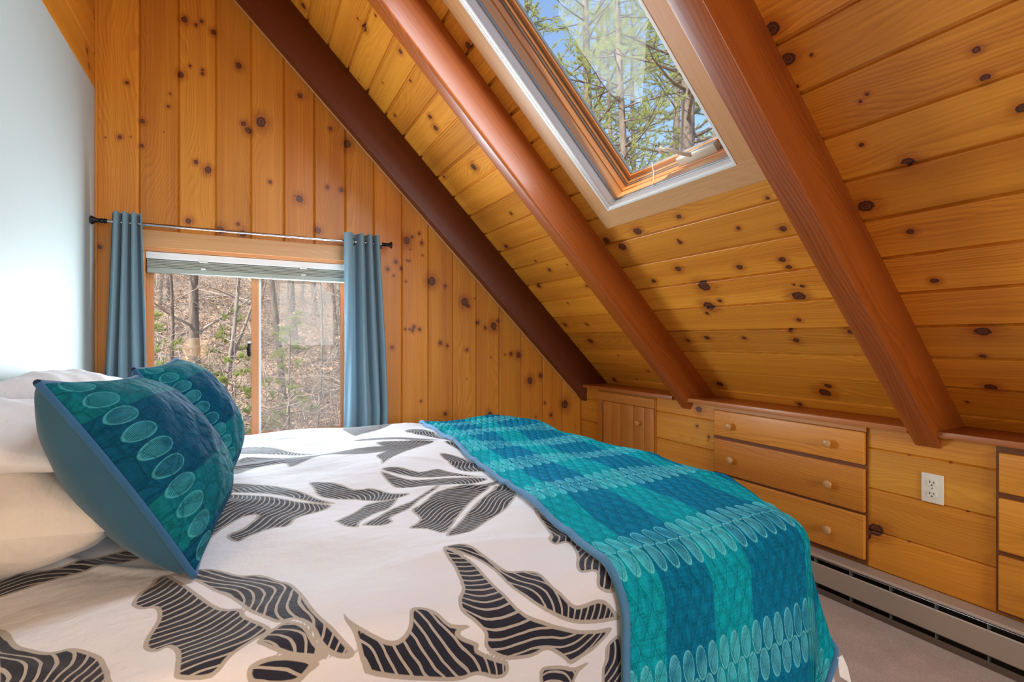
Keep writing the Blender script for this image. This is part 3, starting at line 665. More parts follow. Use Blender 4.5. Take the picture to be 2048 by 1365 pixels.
# ---------------------------------------------------------------- curtain rod and curtains
RY = GY-.095; RZL, RZR = .600, .608
def rodz(x): return RZL + (RZR-RZL)*(x-LX)/(1.5)
t = thing('curtain_rod', 'thin steel curtain rod with dark flared end knobs above the window', 'curtain rod', (.05, GY-.01, .6))
b = B(); b.tube([(-.66, RY, rodz(-.66)), (-.30, RY, rodz(-.30))], .0085, 14); b.tube([(-.31, RY, rodz(-.31)), (.775, RY, rodz(.775))], .0068, 14); b.mesh('rod', 'steel', t, 40)
def fin(x, sgn):
    M4 = Matrix.Translation((x, RY, rodz(x))) @ Matrix.Rotation(-sgn*PI/2 if False else sgn*PI/2, 4, 'Y')
    return B().lathe([(.010, -.005), (.0125, 0), (.0125, .006), (.010, .010), (.0125, .015), (.0125, .022), (.010, .026), (.011, .034), (.015, .046), (.021, .054), (.0215, .058), (.018, .060), (.0, .0602)], 24, M4)
fin(-.628, -1).mesh('finial', 'black_metal', t, 40); fin(.762, 1).mesh('finial', 'black_metal', t, 40)
for xx in (-.585, .752):
    b = B(); b.box((xx-.008, RY, rodz(xx)-.014), (xx+.008, GY-.002, rodz(xx)-.006), .002, 1); b.box((xx-.012, GY-.006, rodz(xx)-.05), (xx+.012, GY-.0005, rodz(xx)+.01), .002, 2); b.box((xx-.008, RY-.010, rodz(xx)-.030), (xx+.008, RY+.004, rodz(xx)-.009), .002, 2); b.mesh('bracket', 'black_metal', t)
def curtain(xa, xb, ya_top, label, grp, folds, ph, amp=.036, flare=(0, 0), zbot=-1.11, first_flat=0):
    """gathered panel hanging between xa and xb"""
    t = thing('curtain', label, 'curtain', ((xa+xb)/2, RY, zbot), grp)
    nu, nv = 140, 46; ztop = rodz(xa)+.048; vs = []; uv = []; cloth = .95
    for i in range(nu):
        u = i/(nu-1)
        for j in range(nv):
            q = j/(nv-1); q = q**1.0; z = ztop+(zbot-ztop)*q
            low = min(1.0, q*1.6)
            e0 = xa-flare[0]*low; e1 = xb+flare[1]*low
            uu = u
            if first_flat: uu = u**1.45
            x = e0+(e1-e0)*u
            a = 2*PI*(folds*uu)+ph
            s_ = math.sin(a); s_ = math.copysign(abs(s_)**.8, s_)
            y = RY-.020 + s_*amp*(1+.25*low)*(1.0-.25*math.sin(u*PI*3+q*2)*low) + .004*math.sin(u*40+q*9)*low
            x += math.cos(a*1.0)*amp*.10*(1+low*.4)
            x += .006*math.sin(q*5+u*7)*low
            if abs(z-(ztop-.10)) < .012: y += .0012
            vs.append((x, y, z)); uv.append((u*cloth, q*1.75))
    bb = B(); F = grid_faces(nu, nv)
    back = [(x, y+.0022, z) for (x, y, z) in vs]; n = len(vs)
    rim = []
    for i in range(nu-1): rim += [(i*nv, n+i*nv, n+(i+1)*nv, (i+1)*nv), (i*nv+nv-1, (i+1)*nv+nv-1, n+(i+1)*nv+nv-1, n+i*nv+nv-1)]
    for j in range(nv-1): rim += [(j, j+1, n+j+1, n+j), ((nu-1)*nv+j, n+(nu-1)*nv+j, n+(nu-1)*nv+j+1, (nu-1)*nv+j+1)]
    bb.add(vs+back, [f[::-1] for f in F]+[tuple(i+n for i in f) for f in F]+rim, uv+uv)
    bb.mesh('fabric_panel', 'curtain', t, 80)
    return t
cl = curtain(-.605, -.475, RY, 'slate blue curtain at the left of the window beside the painted wall', 'curtains of the gable window', 3.6, .9, .030, (.045, .030))
cr = curtain(.525, .735, RY, 'slate blue curtain at the right of the window, with a wide flat first fold', 'curtains of the gable window', 3.45, 3.6, .036, (.0, .055), first_flat=1)
b = B(); M4 = Matrix.Translation((.578, RY-.026, rodz(.58)-.004)) @ Matrix.Rotation(math.radians(58), 4, 'Z') @ Matrix.Rotation(PI/2, 4, 'X')
def torus(R, r, M4, n=28, k=8):
    vs = []; fs = []
    for i in range(n):
        for j in range(k):
            a, c = 2*PI*i/n, 2*PI*j/k; vs.append(((R+r*math.cos(c))*math.cos(a), (R+r*math.cos(c))*math.sin(a), r*.6*math.sin(c)))
            fs.append((i*k+j, ((i+1) % n)*k+j, ((i+1) % n)*k+(j+1) % k, i*k+(j+1) % k))
    return vs, fs
vs, fs = torus(.021, .0035, M4); b.add(vs, fs, M4=M4); b.mesh('grommet', 'steel', cr, 180)
for (px_, yy, tt) in ((.655, RY-.002, 75), (.700, RY-.002, 100)):
    b = B(); M4 = Matrix.Translation((px_, yy, rodz(.58)-.004)) @ Matrix.Rotation(math.radians(tt), 4, 'Z') @ Matrix.Rotation(PI/2, 4, 'X'); vs, fs = torus(.018, .003, M4); b.add(vs, fs, M4=M4); b.mesh('grommet', 'steel', cr, 180)

# ---------------------------------------------------------------- skylight
w = bpy.data.objects.new('window_2', None); C.objects.link(w); struct(w, 'skylight in the sloping ceiling')
y0, y1, xa, xb = SKY; A, Z_ = sl(xa), sl(xb); SM = slope_M()
b = B(); cs = .092     # flat casing on the ceiling boards; z negative is towards the room
b.box((Z_-.004, y0-cs, -.018), (Z_+cs, y1+cs, .0158), .002, 1, SM); b.box((A-cs, y0-cs, -.018), (A+.004, y1+cs, .0158), .002, 1, SM)
b.box((A, y1-.002, -.018), (Z_-.004, y1+cs, .0158), .002, 0, SM); b.box((A, y0-cs, -.018), (Z_-.004, y0+.002, .0158), .002, 0, SM)
b.mesh('casing', 'cedar_trim', w)
def ring(b, inset0, d0, inset1, d1, bev=.0015):
    """rectangular lining: sits between opening inset0 and inset1 (metres inside the hole), depths d0..d1"""
    i0, i1 = inset0, inset1
    b.box((A+i0, y0+i0, d0), (Z_-i0, y0+i1, d1), bev, 0, SM); b.box((A+i0, y1-i1, d0), (Z_-i0, y1-i0, d1), bev, 0, SM)
    b.box((A+i0, y0+i1, d0), (A+i1, y1-i1, d1), bev, 1, SM); b.box((Z_-i1, y0+i1, d0), (Z_-i0, y1-i1, d1), bev, 1, SM); return b
b = B(); ring(b, -.001, -.020, .010, .060); ring(b, .008, -.016, .014, -.004); ring(b, .008, .006, .012, .012); b.mesh('liner', 'white_vinyl', w)
b = B(); ring(b, .010, .046, .015, .062, .001); b.mesh('liner_groove', 'grey_metal', w)
b = B(); ring(b, .000, .058, .016, .112); b.mesh('jamb', 'cedar_trim', w)
b = B(); ring(b, .000, .108, .022, .142); b.mesh('inner_frame', 'window_wood', w)
b = B(); ring(b, .000, .138, .028, .152); ring(b, .0, .158, .036, .168); b.mesh('seal', 'sash_metal', w)
sh = B(); ring(sh, .004, .150, .034, .160); ring(sh, .004, .168, .056, .190); s_ = sh.mesh('sash', 'window_wood', w)
b = B(); ring(b, .054, .178, .060, .190); b.mesh('glazing_bead', 'grey_metal', s_)
g = B(); g.add([(A+.05, y0+.05, .184), (Z_-.05, y0+.05, .184), (Z_-.05, y1-.05, .184), (A+.05, y1-.05, .184)], [(0, 3, 2, 1)], M4=SM); g.mesh('pane', 'glass', s_)
b = B(); ring(b, -.100, .0025, -.002, .215); b.mesh('outer_frame', 'sash_metal', w)
ck = B(); yc = 1.46
ck.box((Z_-.062, yc-.10, .118), (Z_-.020, yc+.10, .150), .008, 1, SM)
ck.mesh('crank_housing', 'crank', w, 40)
b = B(); P = [SM @ Vector(p) for p in ((Z_-.050, yc+.02, .128), (Z_-.070, yc+.035, .110), (Z_-.095, yc+.055, .100), (Z_-.120, yc+.085, .100), (Z_-.130, yc+.115, .098))]
b.tube(P, [.012, .009, .008, .009, .008], 12); M4 = Matrix.Translation(P[-1]); b.lathe([(.0, -.014), (.010, -.013), (.011, 0), (.010, .013), (0, .014)], 16, M4); b.mesh('crank_handle', 'crank', w, 60)
b = B(); b.tube([SM @ Vector((Z_-.045, 1.70, .12)), SM @ Vector((Z_-.01, 1.66, .03))], .0012, 6); b.tube([SM @ Vector((Z_-.045, 1.70, .12)), SM @ Vector((Z_-.075, 1.72, .165))], .0012, 6); b.mesh('cord', 'white_vinyl', w)
for xx, yy in ((1.0, y1-.008), (1.35, y1-.008)): pass
# ---------------------------------------------------------------- built-ins along the knee wall
def ledge(ya, yb, label):
    b = B(); b.box((KX-.040, ya, -.376), (2.60, yb, -.352), .003, 1); o = b.mesh('ledge_shelf', 'pine_shelf', smooth=40); recenter(o)
    return tag(o, label, 'shelf', 'ledge boards on top of the knee wall')
ledge(2.272, 3.268, 'pine ledge board over the small cupboard, between the two left rafters')
ledge(1.020, 2.166, 'pine ledge board over the three-drawer dresser, between the two reddish rafters')
ledge(-.200, .936, 'pine ledge board at the right edge, above the wall outlet')
def knob(parent, y, z, x=KX-.021, r=.0195):
    M4 = Matrix.Translation((x, y, z)) @ Matrix.Rotation(-PI/2, 4, 'Y')
    b = B().lathe([(.008, -.001), (.0075, .008), (.009, .012), (r*.86, .017), (r, .022), (r*.97, .027), (r*.80, .031), (r*.4, .033), (0, .0335)], 28, M4)
    return b.mesh('knob', 'knob', parent, 50)
def drawer(parent, ya, yb, za, zb, knobs, mat='pine_drawer'):
    b = B(); b.box((KX-.021, ya, za), (KX-.003, yb, zb), .0045, 1, seg=3); d = b.mesh('drawer', mat, parent, 40)
    for (y, z) in knobs: knob(d, y, z)
    return d
t = thing('built_in_dresser', 'built-in pine dresser with three drawers and round wooden knobs', 'dresser', (KX, 1.58, -.97))
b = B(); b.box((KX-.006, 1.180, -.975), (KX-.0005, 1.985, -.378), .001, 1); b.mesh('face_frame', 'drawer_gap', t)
b = B(); b.box((KX-.012, 1.183, -.400), (KX-.001, 1.980, -.379), .002, 1); b.mesh('top_rail', 'pine_door', t)
drawer(t, 1.187, 1.973, -.543, -.402, [(1.332, -.472), (1.860, -.476)])
drawer(t, 1.187, 1.973, -.751, -.562, [(1.329, -.659), (1.852, -.661)])
drawer(t, 1.187, 1.973, -.955, -.764, [(1.332, -.868), (1.852, -.868)])
t = thing('built_in_dresser', 'second built-in pine dresser, cut off by the right edge of the picture', 'dresser', (KX, .36, -.97))
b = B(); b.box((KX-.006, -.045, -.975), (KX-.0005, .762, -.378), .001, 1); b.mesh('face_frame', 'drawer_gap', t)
drawer(t, -.04, .750, -.542, -.402, [(.085, -.472), (.61, -.472)], 'pine_knee'); drawer(t, -.04, .751, -.749, -.563, [(.085, -.659), (.61, -.659)], 'pine_knee'); drawer(t, -.04, .752, -.962, -.767, [(.085, -.868), (.61, -.868)], 'pine_knee')
t = thing('built_in_cupboard', 'small built-in cupboard with a boarded door in the far corner', 'cupboard', (KX, 2.75, -.97))
b = B(); b.box((KX-.010, 2.445, -.975), (KX-.0005, 3.055, -.385), .001, 2)
b.box((KX-.020, 2.450, -.452), (KX-.009, 3.050, -.392), .002, 1); b.box((KX-.020, 2.985, -.975), (KX-.009, 3.050, -.453), .002, 2)
b.mesh('face_frame', 'pine_door', t)
b = B(); ys = [2.450, 2.532, 2.640, 2.768, 2.868, 2.966]
for ya, yb in zip(ys[:-1], ys[1:]): b.box((KX-.028, ya+.0008, -.975), (KX-.011, yb-.0008, -.456), .003, 2)
d = b.mesh('door', 'pine_door', t, 40); knob(d, 2.575, -.563, KX-.028, .017)
b = B(); b.box((KX-.031, 2.966, -.525), (KX-.020, 2.976, -.470), .003, 2); b.mesh('hinge', 'steel', d)

t = thing('wall_outlet', 'ivory double wall outlet on the knee wall boards', 'outlet', (KX, .950, -.641))
b = B(); b.box((KX-.0065, .914, -.641), (KX, .986, -.527), .003, 2, seg=3); pl = b.mesh('cover_plate', 'outlet', t, 40)
for zc in (-.562, -.606):
    b = B(); vs = []; fs = []
    n = 24
    for dx in (0, .0035):
        for k in range(n):
            a = 2*PI*k/n; vs.append((KX-.0060-dx, .950+.0165*max(-.86, min(.86, math.cos(a)))/.86*(.92 if dx else 1), zc+.0175*math.sin(a)*(.92 if dx else 1)*.86))
    for k in range(n): fs.append((k, (k+1) % n, n+(k+1) % n, n+k))
    fs.append(tuple(n+k for k in range(n)))
    b.add(vs, fs); rc = b.mesh('receptacle', 'outlet', t)
    b = B(); xx = KX-.0100
    b.box((xx-.0003, .9555, zc-.001), (xx+.002, .9575, zc+.008), 0, 2); b.box((xx-.0003, .9425, zc-.001), (xx+.002, .9445, zc+.007), 0, 2)
    b.lathe([(0, 0), (.0026, 0), (.0026, .002), (0, .002)], 10, Matrix.Translation((xx-.0003, .950, zc-.008)) @ Matrix.Rotation(PI/2, 4, 'Y')); b.mesh('slot', 'slot', rc)
b = B().lathe([(0, 0), (.003, .0), (.0022, .0012), (0, .0014)], 12, Matrix.Translation((KX-.0064, .950, -.584)) @ Matrix.Rotation(-PI/2, 4, 'Y')); b.mesh('screw', 'grey_metal', pl)

t = thing('electric_heater', 'long low taupe electric heater along the foot of the knee wall', 'heater', (KX-.03, 0, FLOOR))
HX, ya, yb = 2.309, -3.1, 3.0
def prism(b, prof, ya, yb):
    n = len(prof); vs = [(x, ya, z) for x, z in prof]+[(x, yb, z) for x, z in prof]
    fs = [(k, (k+1) % n, n+(k+1) % n, n+k) for k in range(n)]+[tuple(range(n-1, -1, -1)), tuple(range(n, 2*n))]
    return b.add(vs, fs)
b = B(); prism(b, [(KX-.001, -.983), (HX+.010, -.990), (HX+.002, -.997), (HX+.003, -1.001), (HX+.012, -1.001), (KX-.001, -.992)], ya, yb); b.mesh('top_cover', 'heater', t)
b = B(); prism(b, [(HX, -1.030), (HX+.004, -1.026), (HX+.006, -1.030), (HX+.006, -1.112), (HX+.004, -1.118), (HX, -1.114)], ya, yb); b.mesh('front_panel', 'heater', t)
b = B(); b.box((HX+.030, ya, FLOOR+.004), (KX-.002, yb, -.995), 0, 1); b.mesh('back_housing', 'heater_dark', t)
b = B(); prism(b, [(HX-.004, -1.140), (HX+.004, -1.137), (HX+.03, -1.150), (HX+.03, FLOOR+.001), (HX-.004, FLOOR+.001)], ya, yb); MAT['heater_lip'] = plain('heater_base_brown', (.13, .095, .07), .45); b.mesh('base_rail', 'heater_lip', t)
b = B(); b.tube([(HX+.001, ya, -1.004), (HX+.001, yb, -1.004)], .0012, 6); b.mesh('grille_wire', 'steel', t)
for yy in [1.3732-.1523*k for k in range(-8, 12)]:
    b = B(); b.box((HX+.002, yy-.0012, -1.030), (HX+.030, yy+.0012, -1.002), 0, 2); b.mesh('divider', 'grey_metal', t); b = B(); b.box((HX+.006, yy-.0012, -1.142), (HX+.030, yy+.0012, -1.112), 0, 2); b.mesh('divider', 'grey_metal', t)

# ---------------------------------------------------------------- the bed
ZT, XE, YE, YF, RD = -.445, 1.335, .80, 2.60, .07
t = thing('bed', 'king size bed with its head against the painted wall', 'bed', (.35, 1.7, FLOOR))
b = B(); b.box((LX+.015, .79, ZT-.30), (1.20, 2.61, ZT-.035), .06, 0, seg=4); b.box((1.0, 1.0, ZT-.30), (1.345, 2.45, ZT-.035), .06, 0, seg=4); b.mesh('mattress', 'mattress', t, 60)
b = B(); b.box((LX+.015, .80, ZT-.50), (1.20, 2.60, ZT-.305), .015, 0); b.mesh('box_spring', 'mattress', t, 60)
b = B()
b.box((LX+.02, .795, ZT-.545), (1.205, .835, ZT-.503), .004, 0); b.box((LX+.02, 2.565, ZT-.545), (1.205, 2.605, ZT-.503), .004, 0); b.box((1.17, .80, ZT-.545), (1.21, 2.60, ZT-.503), .004, 1); b.box((LX+.02, .80, ZT-.545), (LX+.06, 2.60, ZT-.503), .004, 1)
b.mesh('frame', 'pine_shelf', t)
for x, y in ((-.60, .84), (-.60, 2.56), (1.16, .84), (1.16, 2.56), (.35, 1.70)):
    b = B(); b.box((x-.03, y-.03, FLOOR), (x+.03, y+.03, ZT-.546), .004, 2); b.mesh('leg', 'pine_shelf', t)

def fold(px, py):
    """gentle unevenness of the bedding"""
    q = px*2.1+py*3.4+.5*np.sin(px*4+py*1.7)
    return (.007*np.sin(px*5.1+py*2.3)+.006*np.sin(px*3.0-py*7.0+1)+.004*np.sin(px*13+py*9+np.sin(py*6))+.003*np.sin(px*9-py*17+2)
            +.006*np.exp(-((np.sin(q*2.3))/.16)**2)*np.clip(.5+np.sin(px*7-py*2), 0, 1))
def drape(px, py, off, ripple=.012, kk=17.0, flare=.04, R0=RD):
    px, py = np.asarray(px, float), np.asarray(py, float)
    xe = XE - .17*np.clip((1.25-py)/.45, 0, 1)**2 - .10*np.clip((py-2.25)/.35, 0, 1)**2
    a = np.maximum(0, px-xe); bn = np.maximum(0, YE-py); bf = np.maximum(0, py-YF); bb_ = bn+bf
    r = np.hypot(a, bb_)+1e-9; R = R0+off; arc = R*PI/2; rr = np.minimum(r, arc)
    hang = np.maximum(0, r-arc)
    th = np.arctan2(bb_, a)
    along = np.where(bb_ > a, px, py) + th*.35
    wave = np.sin(along*kk+1.3)*.6+np.sin(along*kk*.47+py*0+.4)*.5
    corner = np.exp(-((th-PI/4)/.42)**2)*(a > 0)*(bb_ > 0)
    out = R*np.sin(rr/R) + hang*flare + wave*ripple*np.clip(hang*4, 0, 1) + hang*.27*np.exp(-((th-.38)/.26)**2)*(bb_ > 0)*(a > 0)*(bn > 0)
    dr = R*(1-np.cos(rr/R)) + hang*.998
    X = np.minimum(px, xe)+out*a/r; Y = np.clip(py, YE, YF) - np.where(bn > 0, 1, np.where(bf > 0, -1, 0))*out*bb_/r
    Z = ZT+off-dr + fold(px, py)*np.clip(1-hang*6, 0, 1)
    return X, Y, Z
LEAVES.append(('U', [(-.46, 1.27), (-.33, 1.25), (-.22, 1.31), (-.14, 1.34), (-.19, 1.255), (-.25, 1.225), (-.32, 1.20), (-.38, 1.175), (-.46, 1.16)]))
LEAVES.append(('V', [(.55, .42), (.62, .50), (.60, .38), (.52, .30), (.40, .27), (.45, .36)]))
LEAVES.append(('W', [(-.35, .60), (-.22, .66), (-.05, .60), (.08, .62), (.0, .50), (-.12, .46), (-.3, .48)]))
def leaf_fields(PX, PY):
    sd = np.full(PX.shape, .2); ph = np.zeros(PX.shape)
    dirs = dict(LEAF_DIR)
    for li, (nm, poly) in enumerate(LEAVES):
        P = np.array(poly); x0, y0 = P.min(0)-.03; x1, y1 = P.max(0)+.03
        mk = (PX > x0) & (PX < x1) & (PY > y0) & (PY < y1)
        if not mk.any(): continue
        qx, qy = PX[mk], PY[mk]; d = np.full(qx.shape, 9.0); ins = np.zeros(qx.shape, bool)
        # rounded outline: subdivide with a Catmull-Rom pass
        Q = []; n = len(P)
        for i in range(n):
            p0, p1, p2, p3 = P[i-1], P[i], P[(i+1) % n], P[(i+2) % n]
            for t_ in (0, .34, .67): Q.append(.5*((2*p1)+(p2-p0)*t_+(2*p0-5*p1+4*p2-p3)*t_*t_+(3*p1-p0-3*p2+p3)*t_**3))
        Q = np.array(Q); n = len(Q)
        for i in range(n):
            ax, ay = Q[i]; bx, by = Q[(i+1) % n]; ex, ey = bx-ax, by-ay; L2 = ex*ex+ey*ey+1e-12
            t_ = np.clip(((qx-ax)*ex+(qy-ay)*ey)/L2, 0, 1); d = np.minimum(d, np.hypot(qx-ax-t_*ex, qy-ay-t_*ey))
            if abs(ey) > 1e-9:
                c = ((ay > qy) != (by > qy)); ins ^= c & (qx < ax+(qy-ay)/ey*ex)
        s_ = np.where(ins, -d, d)
        c = P.mean(0); U_, S_, W_ = np.linalg.svd(P-c); ax_ = W_[0]; ang = math.atan2(ax_[1], ax_[0]) + math.radians(dirs.get(nm, 62))
        L = max(.08, S_[0]/math.sqrt(len(P))*3.2); wdt = S_[1]/math.sqrt(len(P))
        sp = dirs.get('sp'+nm, .0125)
        u_ = (qx-c[0])*math.cos(ang)+(qy-c[1])*math.sin(ang); v_ = -(qx-c[0])*math.sin(ang)+(qy-c[1])*math.cos(ang)
        p_ = (u_ + .9*v_*v_/L + .014*np.sin(v_*30+li))/sp*2*PI + li*1.7
        m2 = s_ < sd[mk]
        A_ = sd[mk]; A_[m2] = s_[m2]; sd[mk] = A_
        A_ = ph[mk]; A_[m2] = p_[m2]; ph[mk] = A_
    return sd, ph
LEAF_DIR = [('C1', 70), ('C2', 15), ('E', 75), ('B', 60), ('A1', 60), ('A2', -50), ('N2', 70), ('H', 70)]
for nm, _ in LEAVES:
    if nm[0] in 'GJKLMNOPQRST': LEAF_DIR.append(('sp'+nm, .0145))
    else: LEAF_DIR.append(('sp'+nm, .0165))
us = np.concatenate([np.arange(-.655, -.45, .02), np.arange(-.45, .90, .0045), np.arange(.90, 1.95, .02)])
vs_ = np.concatenate([np.arange(.12, .36, .015), np.arange(.36, 1.35, .0042), np.arange(1.35, 2.60, .007), np.arange(2.6, 3.05, .02)])
PX, PY = np.meshgrid(us, vs_, indexing='ij')
X, Y, Z = drape(PX, PY, 0.0, .008, 13)
Z = Z - .02*np.exp(-((PX+.5)/.2)**2)*0
sdf, ph = leaf_fields(PX, PY)
b = B(); F = grid_faces(us.size, vs_.size); b.add(np.stack([X, Y, Z], -1).reshape(-1, 3), F, np.stack([PX, PY], -1).reshape(-1, 2))
b.extra = {'sdf': sdf.ravel(), 'phase': ph.ravel()}
o = b.mesh('comforter', 'comforter', smooth=180); recenter(o); tag(o, 'white comforter printed with large black leaves with wavy lines, spread over the bed', 'comforter')
sm = o.modifiers.new('thickness', 'SOLIDIFY'); sm.thickness = .010; sm.offset = -1

TEAL, BLUE = (.003, .345, .425), (.002, .185, .330)
MAT['quilt'] = mat_quilt('teal_plaid_quilt', [.100, .235, .355, .550, .640, .780, .900, 1.06], [(.50, 1), (.80, 1), (1.19, 1), (1.52, 1), (1.83, 1), (2.13, 1), (2.44, 1), (2.75, 1)], .035, TEAL, BLUE)
MAT['cushion'] = mat_quilt('teal_plaid_cushion', [.100, .30, .42], [(.046, 1), (.455, 1)], .047, (.003, .120, .155), (.002, .062, .125), oh=.033, swap=True, single=True, crackle=True)
# quilt: s across, t along the bed width
QX, QN, QFY, QS = .62, .34, 2.95, .91
us = np.arange(0, QS+.001, .0065); vs_ = np.arange(QN, QFY, .0065)
SS, TT = np.meshgrid(us, vs_, indexing='ij')
PX = QX + SS + .115*np.clip(TT-.73, 0, 2); PY = TT
X, Y, Z = drape(PX, PY, .014, .010, 19)
tn = np.sin(SS*61+TT*13)*np.sin(TT*47-SS*9)*.0009; Z = Z+tn
b = B(); F = grid_faces(us.size, vs_.size); b.add(np.stack([X, Y, Z], -1).reshape(-1, 3), F, np.stack([SS, TT], -1).reshape(-1, 2))
qm = b.mesh('quilt', 'quilt', smooth=180); recenter(qm); tag(qm, 'turquoise and blue quilted plaid throw folded across the foot of the bed', 'quilt')
sm = qm.modifiers.new('thickness', 'SOLIDIFY'); sm.thickness = .008; sm.offset = -1
P = [(X[0, j], Y[0, j]-(0), Z[0, j]-.002) for j in range(vs_.size-1, -1, -2)] + [(X[i, 0], Y[i, 0], Z[i, 0]) for i in range(0, us.size, 2)] + [(X[-1, j], Y[-1, j], Z[-1, j]) for j in range(0, vs_.size, 2)]
b = B(); b.tube(P, .0085, 8); bi = b.mesh('binding', 'binding', qm, 180)
i = us.size-1; tp = Vector((X[i, 0], Y[i, 0], Z[i, 0]))
j = int(np.argmin(np.abs(vs_-.60))); q0 = Vector((X[i, j], Y[i, j], Z[i, j]))
b = B(); dn = Vector((.055, -.004, -.062)); w_ = [q0+Vector((-.004, -.007, .004)), q0+Vector((.022, -.004, .002)), q0+Vector((.042, -.006, -.034)), q0+Vector((.060, -.006, -.082)), q0+Vector((.004, -.008, -.044))]
b.add([tuple(p) for p in w_], [(0, 1, 2, 3, 4)]); MAT['label'] = plain('white_care_label', (.80, .80, .76), .7, 0, .08, nscale=90)
tg = b.mesh('care_label', 'label', qm); tg['label'] = 'white folded care label'; sm = tg.modifiers.new('t', 'SOLIDIFY'); sm.thickness = .0012

# ---------------------------------------------------------------- cushions and pillows
def pad(b, c, Tf, Tb, side, n=44, noise=.0, uvs=(.55, .50), pinch=.07, pw=.55, seed=0, sag=0.0):
    """c = four corners (top-near, top-far, bottom-near, bottom-far); side +1 front, -1 back"""
    c = [Vector(p) for p in c]; N = ((c[1]-c[0]).cross(c[2]-c[0])).normalized()
    if N.x < 0: N = -N
    vs = []; uv = []; ctr = sum(c, Vector())/4
    for i in range(n):
        for j in range(n):
            a = -math.cos(PI*i/(n-1)) if False else -1+2*i/(n-1); d = -1+2*j/(n-1)
            a = math.copysign(abs(a)**.8, a); d = math.copysign(abs(d)**.8, d)
            u, v = (a+1)/2, (d+1)/2
            p = c[0].lerp(c[1], u).lerp(c[2].lerp(c[3], u), v)
            pa = 1-pinch*(1-d*d)*abs(a)**1.5 ; pd = 1-pinch*(1-a*a)*abs(d)**1.5
            mid_u = c[0].lerp(c[1], .5).lerp(c[2].lerp(c[3], .5), v); mid_v = c[0].lerp(c[2], .5).lerp(c[1].lerp(c[3], .5), u)
            p = p + (mid_u-p)*(1-pa) + (mid_v-p)*(1-pd)
            h = max(0, (1-a*a)*(1-d*d))**pw
            T = Tf if side > 0 else Tb
            w = math.sin(a*7+seed)*math.sin(d*6+seed*2)*noise + math.sin(a*15+d*11+seed)*noise*.4
            q = p + N*(side*h*T*(1+sag*d) + side*w*h)
            vs.append(tuple(q)); uv.append((u*uvs[0], v*uvs[1]))
    F = grid_faces(n, n)
    n0 = (Vector(vs[n+1])-Vector(vs[0])).cross(Vector(vs[1])-Vector(vs[0]))
    # orientation: make outward
    f = F[(n//2)*(n-1)+n//2]; nn = (Vector(vs[f[1]])-Vector(vs[f[0]])).cross(Vector(vs[f[2]])-Vector(vs[f[1]]))
    if nn.dot(N)*side < 0: F = [x[::-1] for x in F]
    b.add(vs, F, uv); 
    rim = [vs[i*n] for i in range(n)]+[vs[(n-1)*n+j] for j in range(1, n)]+[vs[i*n+n-1] for i in range(n-2, -1, -1)]+[vs[j] for j in range(n-2, -1, -1)]
    return rim
def cushion(corners, label, Tf, Tb, seed):
    c = [Vector(p) for p in corners]; t = thing('throw_cushion', label, 'cushion', tuple((c[2]+c[3])/2), 'quilted cushions leaning on the pillows')
    b = B(); rim = pad(b, corners, Tf, Tb, 1, 60, .004, (.50, .47), pw=.50, seed=seed); b.mesh('front_panel', 'cushion', t, 180)
    b = B(); pad(b, corners, Tf, Tb, -1, 40, .003, pw=.42, seed=seed+1); bp = b.mesh('back_panel', 'velvet', t, 180); bp['label'] = 'plain dark blue back'
    b = B(); b.tube(rim, .0062, 8, cap=False); b.mesh('piping', 'binding_cushion', t, 180)
    return t
cushion([(-.300, 1.075, -.070), (-.262, 1.66, -.100), (-.085, 1.060, -.425), (-.040, 1.60, -.425)], 'nearer teal quilted cushion with a row of pale ovals along its blue piping', .105, .13, 1)
cushion([(-.275, 1.70, -.082), (-.225, 2.16, -.068), (-.050, 1.68, -.425), (-.035, 2.115, -.425)], 'farther teal quilted cushion, peeking out behind the nearer one in front of the window', .115, .10, 4)
def pillow(corners, label, T, mat, seed, noise=.006, Tb=None):
    b = B(); pad(b, corners, T, Tb or T, 1, 44, noise, (.7, .5), .05, .42, seed); pad(b, corners, T, Tb or T, -1, 44, noise, (.7, .5), .05, .42, seed)
    o = b.mesh('bed_pillow', mat, smooth=180); recenter(o); return tag(o, label, 'pillow', 'bed pillows stacked at the head of the bed')
# corners: head side near, head side far, foot side near, foot side far
pillow([(-.665, 1.10, -.315), (-.665, 1.74, -.315), (-.225, 1.135, -.345), (-.20, 1.74, -.345)], 'large cream pillow nearest the viewer, underneath a white one', .125, 'pillow_cream', 2, .010)
pillow([(-.682, 1.16, -.165), (-.682, 1.80, -.165), (-.27, 1.17, -.235), (-.27, 1.78, -.225)], 'white pillow on top of the cream one, against the painted wall', .055, 'pillow', 5)
pillow([(-.665, 1.82, -.365), (-.665, 2.52, -.365), (-.22, 1.84, -.365), (-.22, 2.50, -.365)], 'white pillow at the far side, lowest of its stack beneath the window', .095, 'pillow', 8)
pillow([(-.682, 1.86, -.150), (-.682, 2.56, -.150), (-.35, 1.86, -.22), (-.35, 2.54, -.22)], 'white pillow at the far side, topmost of its stack, rounded end beside the left curtain', .072, 'pillow', 11)
